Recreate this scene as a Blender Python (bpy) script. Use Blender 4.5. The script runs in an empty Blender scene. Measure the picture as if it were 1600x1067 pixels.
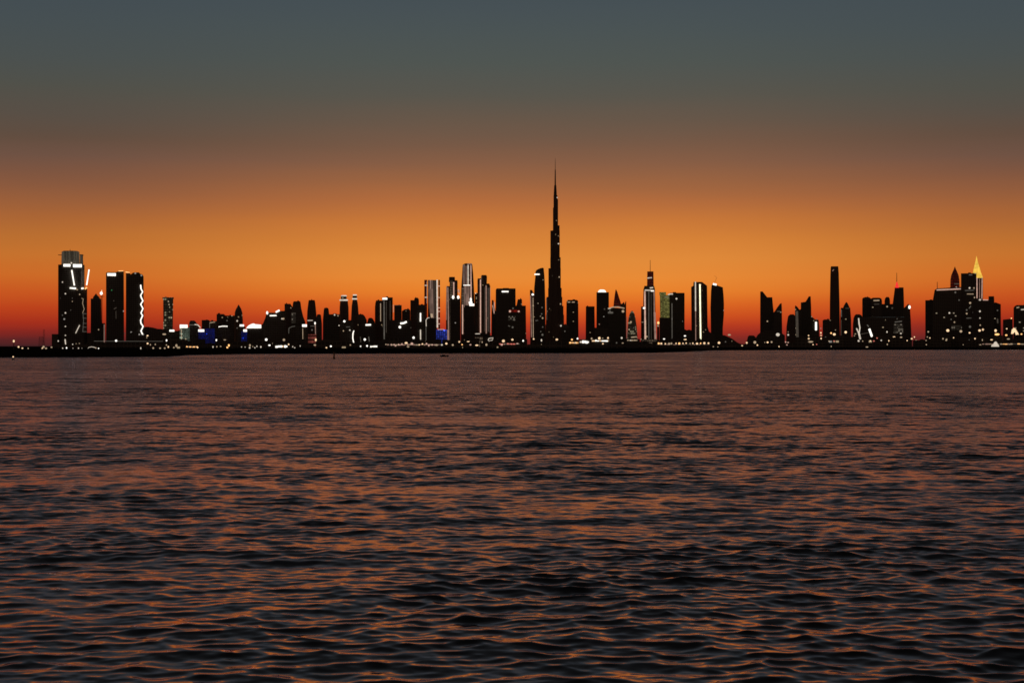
import bpy, math, random
import numpy as np
from mathutils import Vector
random.seed(7)
rng = np.random.default_rng(11)
S = bpy.context.scene
COL = S.collection

# ------------------------------------------------------------------ camera
F = 2650.0          # focal length measured in photograph pixels
CAMH = 4.0          # metres above the water
HY = 541.0          # row of the true horizon
cd = bpy.data.cameras.new("camera")
cam = bpy.data.objects.new("camera", cd)
COL.objects.link(cam)
cam.location = (0, 0, CAMH)
cam.rotation_euler = (math.radians(90) + math.atan((HY - 533.5) / F), 0, 0)
cd.sensor_width = 36
cd.lens = F / 1600 * 36
cd.clip_start = 0.5
cd.clip_end = 80000
S.camera = cam
S.view_settings.view_transform = 'Standard'
S.view_settings.look = 'None'
S.view_settings.gamma = 1
S.view_settings.exposure = 0
S.cycles.filter_width = 1.6
try:
    S.cycles.sample_clamp_indirect = 4
    S.cycles.max_bounces = 6
except Exception:
    pass

def lin(c):
    return tuple(((v / 255) / 12.92 if v / 255 <= 0.04045 else ((v / 255 + 0.055) / 1.055) ** 2.4) for v in c) + (1,)

# ------------------------------------------------------------------ sky (world): afterglow of a sun already set
W = bpy.data.worlds.new("World")
S.world = W
W.use_nodes = True
nt = W.node_tree
N, L = nt.nodes, nt.links
N.clear()
def nd(t, **k):
    n = N.new(t)
    for a, v in k.items():
        setattr(n, a, v)
    return n
def mth(op, a, b=None, c=None, clamp=False):
    n = N.new('ShaderNodeMath'); n.operation = op; n.use_clamp = clamp
    for i, v in enumerate((a, b, c)):
        if v is None: continue
        if isinstance(v, (int, float)): n.inputs[i].default_value = v
        else: L.new(v, n.inputs[i])
    return n.outputs[0]
tc = nd('ShaderNodeTexCoord')
sep = nd('ShaderNodeSeparateXYZ')
L.new(tc.outputs['Generated'], sep.inputs[0])
X, Y, Z = sep.outputs
hor = mth('SQRT', mth('ADD', mth('MULTIPLY', X, X), mth('MULTIPLY', Y, Y)))
el = mth('ARCTAN2', Z, hor)
el = mth('MULTIPLY', el, 180 / math.pi)
az = mth('MULTIPLY', mth('ARCTAN2', X, Y), 180 / math.pi)      # 0 = towards the glow
# faint horizontal streaks of thin cirrus: they shift the gradient a little
nz = nd('ShaderNodeTexNoise'); nz.inputs['Scale'].default_value = 1.0; nz.inputs['Detail'].default_value = 3
cv = nd('ShaderNodeCombineXYZ')
L.new(mth('MULTIPLY', az, 0.05), cv.inputs[0]); L.new(mth('MULTIPLY', el, 0.55), cv.inputs[1])
L.new(cv.outputs[0], nz.inputs['Vector'])
el2 = mth('ADD', el, mth('MULTIPLY', mth('SUBTRACT', nz.outputs[0], 0.5), 0.55))
u = mth('POWER', mth('DIVIDE', mth('MAXIMUM', el2, 0.0), 90.0, clamp=True), 0.5)    # sqrt packing: more room near the horizon
def row_u(y):
    return math.sqrt(max(0, math.degrees(math.atan((HY - y) / F))) / 90)
def ramp(rows, high):
    r = nd('ShaderNodeValToRGB')
    cr = r.color_ramp
    st = [(row_u(y), lin(c)) for y, c in rows] + [(math.sqrt(e / 90), lin(c)) for e, c in high]
    st.sort(key=lambda s: s[0])
    cr.elements[0].position, cr.elements[0].color = st[0]
    cr.elements[1].position, cr.elements[1].color = st[-1]
    for p, c in st[1:-1]:
        e = cr.elements.new(p); e.color = c
    L.new(u, r.inputs[0])
    return r.outputs[0]
high = [(13, (57, 66, 67)), (18, (40, 45, 44)), (28, (26, 29, 28)), (50, (19, 21, 20)), (90, (15, 16, 16))]
ctr = ramp([(541, (98, 40, 36)), (534, (128, 42, 36)), (524, (160, 46, 34)), (510, (186, 60, 32)), (495, (206, 80, 32)),
            (475, (221, 104, 36)), (455, (231, 128, 44)), (435, (231, 137, 53)), (405, (223, 137, 57)), (375, (213, 128, 53)),
            (345, (199, 117, 53)), (315, (178, 105, 57)), (285, (154, 97, 61)), (255, (133, 90, 65)), (225, (116, 85, 66)),
            (190, (100, 83, 69)), (150, (86, 82, 73)), (100, (76, 82, 78)), (50, (71, 80, 81)), (0, (67, 77, 82))], high)
edg = ramp([(541, (62, 32, 34)), (530, (92, 35, 36)), (515, (132, 38, 32)), (500, (164, 46, 28)), (480, (186, 64, 28)),
            (460, (198, 84, 32)), (435, (203, 104, 38)), (405, (196, 112, 44)), (375, (184, 108, 46)), (345, (168, 98, 50)),
            (315, (148, 90, 56)), (285, (126, 82, 60)), (255, (108, 78, 64)), (225, (94, 73, 60)),
            (190, (85, 75, 66)), (150, (77, 77, 70)), (100, (71, 77, 76)), (50, (67, 76, 79)), (0, (64, 74, 80))], high)
azo = mth('ABSOLUTE', mth('SUBTRACT', az, 1.0))
mr = nd('ShaderNodeMapRange'); mr.interpolation_type = 'SMOOTHSTEP'
L.new(azo, mr.inputs[0]); mr.inputs[1].default_value = 3; mr.inputs[2].default_value = 17
mx = nd('ShaderNodeMix', data_type='RGBA')
L.new(mr.outputs[0], mx.inputs[0]); L.new(ctr, mx.inputs[6]); L.new(edg, mx.inputs[7])
# away from the glow the sky falls off to warm brown, raised to fill the facades
mr2 = nd('ShaderNodeMapRange'); mr2.interpolation_type = 'SMOOTHSTEP'
L.new(azo, mr2.inputs[0]); mr2.inputs[1].default_value = 18; mr2.inputs[2].default_value = 110
mx2 = nd('ShaderNodeMix', data_type='RGBA')
L.new(mr2.outputs[0], mx2.inputs[0]); L.new(mx.outputs[2], mx2.inputs[6]); mx2.inputs[7].default_value = lin((66, 54, 46))
bg = nd('ShaderNodeBackground'); bg.inputs[1].default_value = 1.0
L.new(mx2.outputs[2], bg.inputs[0])
# physical twilight sky, sun below the horizon, adds its small share
sk = nd('ShaderNodeTexSky', sky_type='NISHITA'); sk.sun_disc = False
sk.sun_elevation = math.radians(-4); sk.sun_rotation = 0
bg2 = nd('ShaderNodeBackground'); bg2.inputs[1].default_value = 0.05
L.new(sk.outputs[0], bg2.inputs[0])
ad = nd('ShaderNodeAddShader'); L.new(bg.outputs[0], ad.inputs[0]); L.new(bg2.outputs[0], ad.inputs[1])
wo = nd('ShaderNodeOutputWorld'); L.new(ad.outputs[0], wo.inputs[0])

# ------------------------------------------------------------------ materials
def new_mat(name):
    m = bpy.data.materials.new(name); m.use_nodes = True
    m.node_tree.nodes.clear()
    return m
class NT:
    def __init__(s, m): s.t = m.node_tree
    def n(s, t, **k):
        x = s.t.nodes.new(t)
        for a, v in k.items(): setattr(x, a, v)
        return x
    def l(s, a, b): s.t.links.new(a, b)
    def m(s, op, a, b=None, c=None, clamp=False):
        x = s.t.nodes.new('ShaderNodeMath'); x.operation = op; x.use_clamp = clamp
        for i, v in enumerate((a, b, c)):
            if v is None: continue
            if isinstance(v, (int, float)): x.inputs[i].default_value = v
            else: s.l(v, x.inputs[i])
        return x.outputs[0]

def facade(name, conc=(0.16, 0.13, 0.105), lit=0.012, wash=0.0, col=(1.0, 0.75, 0.45), power=0.25, fx=4.0, fz=3.8, sill=0.35):
    """grid of windows in metres; a few of them lit"""
    m = new_mat(name); T = NT(m)
    g = T.n('ShaderNodeNewGeometry'); sp = T.n('ShaderNodeSeparateXYZ'); T.l(g.outputs['Position'], sp.inputs[0])
    h = T.m('ADD', sp.outputs[0], T.m('MULTIPLY', sp.outputs[1], 0.7))
    cu, cz = T.m('DIVIDE', h, fx), T.m('DIVIDE', sp.outputs[2], fz)
    win = T.m('MULTIPLY', T.m('GREATER_THAN', T.m('FRACT', cu), 0.22), T.m('GREATER_THAN', T.m('FRACT', cz), sill))
    cb = T.n('ShaderNodeCombineXYZ'); T.l(T.m('FLOOR', cu), cb.inputs[0]); T.l(T.m('FLOOR', cz), cb.inputs[1])
    wn = T.n('ShaderNodeTexWhiteNoise'); T.l(cb.outputs[0], wn.inputs['Vector'])
    # lit rooms come in clusters
    nz = T.n('ShaderNodeTexNoise'); nz.inputs['Scale'].default_value = 0.035; nz.inputs['Detail'].default_value = 2
    T.l(g.outputs['Position'], nz.inputs['Vector'])
    thr = T.m('SUBTRACT', 1.0, T.m('MULTIPLY', T.m('MULTIPLY', T.m('SUBTRACT', nz.outputs[0], 0.35, clamp=True), 5.0), lit))
    on = T.m('GREATER_THAN', wn.outputs['Value'], thr)
    e = T.m('MULTIPLY', T.m('MULTIPLY', on, win), T.m('ADD', 0.4, wn.outputs['Value']))
    e = T.m('MULTIPLY', e, power)
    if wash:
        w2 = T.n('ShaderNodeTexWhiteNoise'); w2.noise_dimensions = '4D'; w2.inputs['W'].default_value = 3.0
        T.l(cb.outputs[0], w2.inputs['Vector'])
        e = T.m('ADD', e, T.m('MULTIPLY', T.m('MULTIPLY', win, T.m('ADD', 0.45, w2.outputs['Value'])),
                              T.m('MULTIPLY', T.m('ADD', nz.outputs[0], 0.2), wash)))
    p = T.n('ShaderNodeBsdfPrincipled')
    mc = T.n('ShaderNodeMix', data_type='RGBA'); T.l(win, mc.inputs[0])
    mc.inputs[6].default_value = conc + (1,); mc.inputs[7].default_value = (0.07, 0.06, 0.05, 1)
    T.l(mc.outputs[2], p.inputs['Base Color'])
    T.l(T.m('SUBTRACT', 0.75, T.m('MULTIPLY', win, 0.5)), p.inputs['Roughness'])
    p.inputs['Emission Color'].default_value = col + (1,)
    T.l(e, p.inputs['Emission Strength'])
    o = T.n('ShaderNodeOutputMaterial'); T.l(p.outputs[0], o.inputs[0])
    return m

def plain(name, c, rough=0.8, noise=0.0, scale=0.1):
    m = new_mat(name); T = NT(m)
    p = T.n('ShaderNodeBsdfPrincipled'); p.inputs['Roughness'].default_value = rough; p.inputs['Specular IOR Level'].default_value = 0.0 if rough >= 1 else 0.4
    nz = T.n('ShaderNodeTexNoise'); nz.inputs['Scale'].default_value = scale; nz.inputs['Detail'].default_value = 5
    g = T.n('ShaderNodeNewGeometry'); T.l(g.outputs['Position'], nz.inputs['Vector'])
    r = T.n('ShaderNodeMix', data_type='RGBA'); T.l(nz.outputs[0], r.inputs[0])
    r.inputs[6].default_value = tuple(v * (1 - noise) for v in c) + (1,)
    r.inputs[7].default_value = tuple(v * (1 + noise) for v in c) + (1,)
    T.l(r.outputs[2], p.inputs['Base Color'])
    o = T.n('ShaderNodeOutputMaterial'); T.l(p.outputs[0], o.inputs[0])
    return m

def glow(name, c, s, vary=0.5, scale=0.12):
    """lamp / lit sign: uneven along its length as real fittings are"""
    m = new_mat(name); T = NT(m)
    p = T.n('ShaderNodeBsdfPrincipled'); p.inputs['Base Color'].default_value = (0.3, 0.3, 0.3, 1)
    p.inputs['Emission Color'].default_value = tuple(c) + (1,)
    nz = T.n('ShaderNodeTexNoise'); nz.inputs['Scale'].default_value = scale; nz.inputs['Detail'].default_value = 3
    g = T.n('ShaderNodeNewGeometry'); T.l(g.outputs['Position'], nz.inputs['Vector'])
    T.l(T.m('MULTIPLY', T.m('ADD', 1 - vary, T.m('MULTIPLY', nz.outputs[0], 2 * vary)), s), p.inputs['Emission Strength'])
    o = T.n('ShaderNodeOutputMaterial'); T.l(p.outputs[0], o.inputs[0])
    return m

M = {
 'f': facade('dark_facade'),
 'g': facade('dark_facade_warm_rooms', (0.17, 0.14, 0.11), 0.009, 0, (1.0, .8, .55), .22),
 'h': facade('brown_facade', (0.2, 0.11, 0.08), 0.008, 0, (1.0, .7, .4), .2),
 'k': facade('plain_dark_facade', (0.12, 0.10, 0.085), 0.003, 0, (1, .9, .8), .2),
 'mot': facade('mottled_lit_facade', (0.16, 0.14, 0.1), 0.30, 0.02, (1.0, .9, .55), .16, 5, 6),
 'grn': facade('pale_green_lit_facade', (0.2, 0.2, 0.18), 0.10, 0.16, (0.75, 1.0, .75), .5),
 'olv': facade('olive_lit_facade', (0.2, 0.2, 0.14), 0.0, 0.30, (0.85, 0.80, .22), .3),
 'blu': facade('blue_lit_facade', (0.1, 0.1, 0.2), 0.02, 0.13, (0.01, 0.06, 1.0), .5, 3, 3),
 'blu2': facade('bright_blue_lit_facade', (0.1, 0.1, 0.2), 0.12, 0.42, (0.06, 0.12, 1.0), 1.2, 4, 4),
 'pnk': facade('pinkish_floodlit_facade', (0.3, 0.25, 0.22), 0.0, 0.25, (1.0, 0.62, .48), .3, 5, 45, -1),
 'crn': facade('dim_warm_crown_facade', (0.3, 0.26, 0.2), 0.0, 0.055, (1.0, 0.85, .6), .3, 5, 30, -1),
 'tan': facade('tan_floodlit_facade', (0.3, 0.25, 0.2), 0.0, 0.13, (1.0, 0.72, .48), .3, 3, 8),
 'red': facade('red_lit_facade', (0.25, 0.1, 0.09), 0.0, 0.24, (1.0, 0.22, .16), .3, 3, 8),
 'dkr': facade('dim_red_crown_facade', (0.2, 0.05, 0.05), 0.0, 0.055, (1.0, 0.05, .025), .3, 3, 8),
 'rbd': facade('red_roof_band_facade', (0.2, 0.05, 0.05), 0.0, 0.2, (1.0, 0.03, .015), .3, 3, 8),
 'pan': facade('faintly_lit_panel', (0.25, 0.22, 0.18), 0.25, 0.03, (1.0, .85, .65), .12, 4, 4),
 'conc': plain('dark_concrete', (0.10, 0.09, 0.08), .85, .3, .05),
 'met': plain('dark_steel', (0.05, 0.05, 0.05), .5, .2, .5),
 'rock': plain('dark_shore_rock', (0.016, 0.013, 0.011), 1.0, .5, .25),
 'W': glow('white_light', (1, .94, .84), 1.5), 'w': glow('soft_white_light', (1, .86, .70), .65),
 'C': glow('cream_light', (1, .66, .38), 1.15), 'c': glow('soft_cream_light', (1, .72, .46), .42),
 'D': glow('dim_grey_light', (1, .9, .75), .10), 'd': glow('faint_warm_light', (1, .8, .6), .05),
 'P': glow('pink_light', (1, .60, .46), .62), 'p': glow('dim_pink_light', (1, .58, .44), .28),
 'O': glow('orange_light', (1, .50, .18), 1.6), 'R': glow('red_light', (1, .035, .03), 1.0),
 'Q': glow('pinkish_red_light', (1, .24, .18), .7), 'Y': glow('yellow_floodlit_glow', (1.0, .60, .08), .85, .7, .12), 'Gn': glow('green_light', (.1, 1, .3), .25),
 'K': glow('lime_white_light', (1, .96, .62), 1.5),
}

# ------------------------------------------------------------------ mesh helpers
def tag(o, **k):
    for a, v in k.items():
        if v is not None: o[a] = v
class MB:
    def __init__(s): s.v = []; s.f = []
    def add(s, v, f):
        b = len(s.v); s.v += [tuple(p) for p in v]; s.f += [tuple(i + b for i in q) for q in f]; return s
    def box(s, x0, x1, y0, y1, z0, z1):
        return s.add([(x0,y0,z0),(x1,y0,z0),(x1,y1,z0),(x0,y1,z0),(x0,y0,z1),(x1,y0,z1),(x1,y1,z1),(x0,y1,z1)],
                     [(3,2,1,0),(4,5,6,7),(0,1,5,4),(1,2,6,5),(2,3,7,6),(3,0,4,7)])
    def rings(s, rings):
        n = len(rings[0]); v = [p for r in rings for p in r]
        f = [(k*n+i, k*n+(i+1)%n, (k+1)*n+(i+1)%n, (k+1)*n+i) for k in range(len(rings)-1) for i in range(n)]
        f.append(tuple(reversed(range(n)))); f.append(tuple(range((len(rings)-1)*n, len(rings)*n)))
        return s.add(v, f)
    def bar(s, a, b, w, t, n=4):
        """bar from a to b, w wide in the picture direction, t deep"""
        a, b = Vector(a), Vector(b); d = (b - a).normalized()
        q = Vector((0, 1, 0)) if abs(d.y) < .9 else Vector((1, 0, 0))
        u_ = d.cross(q).normalized(); v_ = d.cross(u_).normalized()
        r = []
        for p in (a, b):
            r.append([p + u_*(w/2*cx) + v_*(t/2*cy) for cx, cy in ((-1,-1),(1,-1),(1,1),(-1,1))])
        return s.rings(r)
    def tube(s, pts, rad, n=6):
        rr = rad if isinstance(rad, (list, tuple)) else [rad]*len(pts)
        rings = []
        for i, p in enumerate(pts):
            p = Vector(p); a = Vector(pts[max(0, i-1)]); b = Vector(pts[min(len(pts)-1, i+1)])
            d = (b-a).normalized(); q = Vector((0,1,0)) if abs(d.y) < .9 else Vector((1,0,0))
            u_ = d.cross(q).normalized(); v_ = d.cross(u_).normalized()
            rings.append([p + (u_*math.cos(t*2*math.pi/n) + v_*math.sin(t*2*math.pi/n))*rr[i] for t in range(n)])
        return s.rings(rings)
    def ball(s, c, rx, ry, rz, n=8, m=5):
        rings = []
        for k in range(m+1):
            a = math.pi * (k+.0)/m - math.pi/2
            if k in (0, m): a *= .96
            rings.append([(c[0]+rx*math.cos(a)*math.cos(t*2*math.pi/n), c[1]+ry*math.cos(a)*math.sin(t*2*math.pi/n), c[2]+rz*math.sin(a)) for t in range(n)])
        return s.rings(rings)
    def build(s, name, mat, parent=None, loc=(0,0,0)):
        me = bpy.data.meshes.new(name)
        o0 = loc
        me.from_pydata([(x-o0[0], y-o0[1], z-o0[2]) for x, y, z in s.v], [], s.f)
        me.validate(); me.update()
        me.materials.append(mat if not isinstance(mat, str) else M[mat])
        o = bpy.data.objects.new(name, me); COL.objects.link(o)
        if parent: o.parent = parent
        else: o.location = loc
        return o

GZ = 2.6                                   # level of the city's ground
def PX(x, D): return (x - 800) / F * D
def PZ(y, D): return CAMH + (HY - y) / F * D

class Bld:
    """one building: an Empty at its foot with parts; distances in metres, outline measured in the photograph"""
    def __init__(s, name, D, label, cx, cat='skyscraper', group=None, gz=GZ):
        s.D = D; s.loc = (PX(cx, D), D, gz); s.gz = gz
        s.o = bpy.data.objects.new(name, None); COL.objects.link(s.o)
        s.o.location = s.loc; s.o.rotation_euler.z = -math.atan((cx-800)/F); s.o.empty_display_size = 5
        tag(s.o, label=label, category=cat, group=group)
    def shaft(s, lv, mat='f', shape='box', part='tower_shaft', depth=None, dy=0.0, ground=True):
        """lv: (y, x0, x1) from top to bottom; continues to the ground"""
        D = s.D; w0 = max(abs(PX(b, D)-PX(a, D)) for _, a, b in lv); dep = depth or min(max(w0, 14), 60)
        lv = list(lv)
        z = [PZ(y, D) for y, _, _ in lv]
        if ground: lv.append((None,)+tuple(lv[-1][1:])); z.append(s.gz-1.0)
        yc = D + dep/2 + dy; rings = []
        for (yy, a, b), zz in zip(reversed(lv), reversed(z)):
            xa, xb = PX(a, D), PX(b, D); c = (xa+xb)/2; hw = (xb-xa)/2; hd = dep/2*(hw/(w0/2) if shape != 'slab' else 1)
            if shape == 'cut': hd = dep/2*(0.5+0.5*hw/(w0/2))
            if shape in ('box', 'slab'):
                q = [(-1,-1),(1,-1),(1,1),(-1,1)]
            elif shape == 'cut':
                k = .72; q = [(-k,-1),(k,-1),(1,-k),(1,k),(k,1),(-k,1),(-1,k),(-1,-k)]
            else:
                q = [(math.cos(t*math.pi/10-math.pi/2), math.sin(t*math.pi/10-math.pi/2)) for t in range(20)]
            rings.append([(c+hw*p[0], yc+hd*p[1], zz) for p in q])
        m = MB().rings(rings)
        return m.build(part, mat, s.o, s.loc)
    def front(s, poly, mat='f', part='tower_shaft', depth=30, dy=0.0, parent=None):
        D = s.D; n = len(poly)
        r = [[(PX(x, D), D+dy+d, (s.gz-1.0 if y is None else PZ(y, D))) for x, y in poly] for d in (0, depth)]
        v = r[0]+r[1]; f = [(i, (i+1)%n, n+(i+1)%n, n+i) for i in range(n)] + [tuple(reversed(range(n))), tuple(range(n, 2*n))]
        return MB().add(v, f).build(part, mat, parent or s.o, s.loc)
    def rect(s, x0, y0, x1, y1, mat, part='sign', t=1.5, parent=None, dy=-1.0):
        D = s.D
        return MB().box(PX(x0, D), PX(x1, D), D+dy, D+dy+t, PZ(y1, D), PZ(y0, D)).build(part, mat, parent or s.o, s.loc)
    def strip(s, pts, w, mat, part='light_strip', t=2.0, dy=-0.6):
        D = s.D; k = D/F; m = MB()
        P = [(PX(x, D), D+dy, PZ(y, D)) for x, y in pts]
        if len(P) == 2: m.bar(P[0], P[1], w*k, t)
        else: m.tube(P, w*k/2)
        return m.build(part, mat, s.o, s.loc)
    def dot(s, x, y, r, mat='w', part='lit_window', dy=-0.3, ry=None):
        D = s.D; k = D/F
        return MB().ball((PX(x, D), D+dy, PZ(y, D)), r*k, min(r*k, 1.5), (ry or r)*k).build(part, mat, s.o, s.loc)
    def mast(s, x, y0, y1, r0=.5, r1=.25, mat='met', part='mast', dy=8):
        D = s.D; k = D/F
        return MB().tube([(PX(x, D), D+dy, PZ(y0, D)), (PX(x, D), D+dy, PZ(y1, D))], [r0*k, r1*k]).build(part, mat, s.o, s.loc)
    def plant(s, x0, x1, y, n=1, hmax=1.6):
        """roof machinery, tanks and parapet set back from the edge"""
        D = s.D; k = D/F; m = MB(); w = x1-x0
        zt = PZ(y, D)
        for i in range(n):
            a = x0+w*random.uniform(.12, .6); b = min(a+w*random.uniform(.12, .35), x1-.4); d0 = random.uniform(3, 7)
            m.box(PX(a, D), PX(b, D), D+d0, D+d0+random.uniform(3, 6), zt-.3, zt+random.uniform(.5, hmax)*k)
        return m.build('roof_plant', 'conc', s.o, s.loc)

def T(name, D, label, lv, mat='f', shape='box', cat='skyscraper', F_=(), plant=True, depth=None, group=None):
    """quick tower: shaft + features. F_ entries: (kind, args...)"""
    b = Bld(name, D, label, (lv[-1][1]+lv[-1][2])/2, cat, group)
    b.shaft(lv, mat, shape, depth=depth)
    for f in F_:
        getattr(b, f[0])(*f[1:-1], **f[-1]) if isinstance(f[-1], dict) else getattr(b, f[0])(*f[1:])
    if plant and shape in ('box', 'slab'): b.plant(lv[0][1], lv[0][2], lv[0][0])
    return b

# ------------------------------------------------------------------ water: real wave geometry on a grid that thins with distance
def build_water():
    h, f = CAMH, F
    rows = []
    v = 900.0
    while v > 16: rows.append(h*f/v); v -= 0.8
    while v > 3.2: rows.append(h*f/v); v -= 0.5
    rows = [4, 6, 8, 9.5, 10.7] + rows + [3600, 5000]
    r = np.array(rows)
    ang = np.arctan(np.arange(-1060, 1061, 2.1)/f)
    side = np.radians(np.array([24, 27, 32, 40, 55, 75]))
    ang = np.concatenate([-side[::-1], ang, side])
    R, A = np.meshgrid(r, ang, indexing='ij')
    Xg = R*np.tan(np.clip(A, -1.2, 1.2)); Yg = R.copy()
    dr = np.gradient(r)
    Zg = np.zeros_like(Xg); DX = np.zeros_like(Xg); DY = np.zeros_like(Xg)
    # gusts: patches where the short waves are stronger or weaker
    def vnoise(x, y, s, seed):
        g = np.random.default_rng(seed); out = np.zeros_like(x)
        for i in range(9):
            th = g.uniform(0, 2*np.pi); k = 2*np.pi/s*g.uniform(.5, 1.6)
            out += np.sin(k*(x*np.cos(th)+y*np.sin(th))+g.uniform(0, 7))
        return out/3
    gust = np.clip(1+0.33*vnoise(Xg*.6, Yg, 9, 3)+0.22*vnoise(Xg*.5, Yg, 34, 5), .2, 2.3)
    miss = np.zeros(len(r))
    NW = 190
    lam = np.exp(np.linspace(np.log(0.14), np.log(7.5), NW))*np.exp(rng.normal(0, .02, NW))
    for i, l in enumerate(lam):
        k = 2*np.pi/l
        sp = 1.0 if l < 1 else 0.78
        th = math.radians(-97)+rng.normal(0, sp)          # towards the camera, wide spread (short crested)
        # slope spectrum: peak near 1.6 m
        slope = 0.0104*math.exp(-(math.log(l/0.95))**2/(2*0.60**2)) + 0.0108*math.exp(-(math.log(l/0.36))**2/(2*.5**2)) + 0.0035*math.exp(-(math.log(l/5))**2/(2*.35**2))
        amp = slope/k*rng.uniform(.6, 1.4)
        cy = max(abs(math.sin(th)), .25)
        att = np.clip((l/cy/(np.abs(dr))-2.6)/2.5, 0, 1)
        miss += (slope**2/2)*(1-att**2)
        last = int(np.max(np.nonzero(att > 0)[0]))+1 if np.any(att > 0) else 0
        if last == 0: continue
        ph = k*(math.cos(th)*Xg[:last]+math.sin(th)*Yg[:last])+rng.uniform(0, 2*np.pi)
        a = amp*att[:last, None]
        if l < 2.5: a = a*gust[:last]
        Zg[:last] += a*np.cos(ph)
        sn = a*np.sin(ph)*2.0
        DX[:last] -= math.cos(th)*sn; DY[:last] -= math.sin(th)*sn
    fade = (np.abs(A) < math.radians(22)).astype(float)
    Xg += DX*fade; Yg += DY*fade; Zg *= fade
    nr, nc = Xg.shape
    co = np.stack([Xg, Yg, Zg], -1).reshape(-1, 3).astype(np.float32)
    idx = np.arange(nr*nc).reshape(nr, nc)
    q = np.stack([idx[:-1, :-1], idx[:-1, 1:], idx[1:, 1:], idx[1:, :-1]], -1).reshape(-1, 4).astype(np.int32)
    me = bpy.data.meshes.new('water')
    me.vertices.add(nr*nc); me.vertices.foreach_set('co', co.ravel())
    me.loops.add(q.size); me.loops.foreach_set('vertex_index', q.ravel())
    me.polygons.add(len(q)); me.polygons.foreach_set('loop_start', np.arange(0, q.size, 4, dtype=np.int32))
    try: me.polygons.foreach_set('loop_total', np.full(len(q), 4, dtype=np.int32))
    except Exception: pass
    me.update(calc_edges=True)
    me.polygons.foreach_set('use_smooth', np.ones(len(q), dtype=bool))
    at = me.attributes.new('ripple', 'FLOAT', 'POINT')
    at.data.foreach_set('value', np.repeat(np.sqrt(miss), nc).astype(np.float32))
    o = bpy.data.objects.new('water', me); COL.objects.link(o)
    o['kind'] = 'structure'
    m = new_mat('sea_water'); t = NT(m)
    g = t.n('ShaderNodeNewGeometry')
    a = t.n('ShaderNodeAttribute', attribute_name='ripple')
    def noise(scale, det, sx=1, sy=1):
        mp = t.n('ShaderNodeVectorMath', operation='MULTIPLY'); mp.inputs[1].default_value = (sx, sy, 0)
        t.l(g.outputs['Position'], mp.inputs[0])
        z = t.n('ShaderNodeTexNoise'); z.inputs['Scale'].default_value = scale; z.inputs['Detail'].default_value = det
        t.l(mp.outputs[0], z.inputs['Vector']); return z
    n1 = noise(3.2, 3, .75, 1); n2 = noise(.8, 3, .7, 1)
    n3 = noise(.22, 3, .45, 1); gm = noise(0.09, 3, .3, 1); gu = noise(0.012, 4, .35, 1)               # broad wind streaks
    gust = t.m('ADD', 0.5, t.m('MULTIPLY', t.m('SUBTRACT', gu.outputs[0], 0.36, clamp=True), 3.0))
    gust = t.m('MULTIPLY', gust, t.m('ADD', 0.35, t.m('MULTIPLY', gm.outputs[0], 1.3)))
    k3 = t.m('MULTIPLY', a.outputs['Fac'], 5.0)
    def vsub(z, k):
        s1 = t.n('ShaderNodeVectorMath', operation='SUBTRACT'); t.l(z.outputs['Color'], s1.inputs[0]); s1.inputs[1].default_value = (.5, .5, .5)
        s2 = t.n('ShaderNodeVectorMath', operation='SCALE'); t.l(s1.outputs[0], s2.inputs[0])
        if isinstance(k, (int, float)): s2.inputs['Scale'].default_value = k
        else: t.l(k, s2.inputs['Scale'])
        return s2.outputs[0]
    k1 = t.m('MULTIPLY', t.m('ADD', t.m('MULTIPLY', a.outputs['Fac'], 8.0), 0.11), gust)
    k2 = t.m('MULTIPLY', t.m('MULTIPLY', a.outputs['Fac'], 8.0), gust)
    s = t.n('ShaderNodeVectorMath', operation='ADD'); t.l(vsub(n1, k1), s.inputs[0]); t.l(vsub(n2, k2), s.inputs[1])
    s0 = s; s = t.n('ShaderNodeVectorMath', operation='ADD'); t.l(s0.outputs[0], s.inputs[0]); t.l(vsub(n3, k3), s.inputs[1])
    n4 = noise(11, 3, .6, 1)
    s9 = s; s = t.n('ShaderNodeVectorMath', operation='ADD'); t.l(s9.outputs[0], s.inputs[0]); t.l(vsub(n4, t.m('MULTIPLY', gust, 0.13)), s.inputs[1])
    # normals leaned towards the viewer's side, darkening the distant reflections
    cb = t.n('ShaderNodeCombineXYZ'); t.l(t.m('MULTIPLY', t.m('MULTIPLY', a.outputs['Fac'], -0.6), gust), cb.inputs[1])
    s1 = s; s = t.n('ShaderNodeVectorMath', operation='ADD'); t.l(s1.outputs[0], s.inputs[0]); t.l(cb.outputs[0], s.inputs[1])
    fl = t.n('ShaderNodeVectorMath', operation='MULTIPLY'); fl.inputs[1].default_value = (1, 1, 0); t.l(s.outputs[0], fl.inputs[0])
    ad = t.n('ShaderNodeVectorMath', operation='ADD'); t.l(fl.outputs[0], ad.inputs[0]); t.l(g.outputs['Normal'], ad.inputs[1])
    nn = t.n('ShaderNodeVectorMath', operation='NORMALIZE'); t.l(ad.outputs[0], nn.inputs[0])
    df = t.n('ShaderNodeBsdfDiffuse'); df.inputs[0].default_value = (0.006, 0.007, 0.006, 1)
    gl = t.n('ShaderNodeBsdfGlossy'); gl.inputs['Color'].default_value = (1.0, 0.86, 0.98, 1)     # pink tint put into the reflections to turn their orange salmon
    t.l(t.m('ADD', 0.075, t.m('MULTIPLY', a.outputs['Fac'], 1.8)), gl.inputs['Roughness'])
    fr = t.n('ShaderNodeFresnel'); fr.inputs['IOR'].default_value = 1.62
    for q_ in (df, gl, fr): t.l(nn.outputs[0], q_.inputs['Normal'])
    ms = t.n('ShaderNodeMixShader'); t.l(fr.outputs[0], ms.inputs[0]); t.l(df.outputs[0], ms.inputs[1]); t.l(gl.outputs[0], ms.inputs[2])
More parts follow.
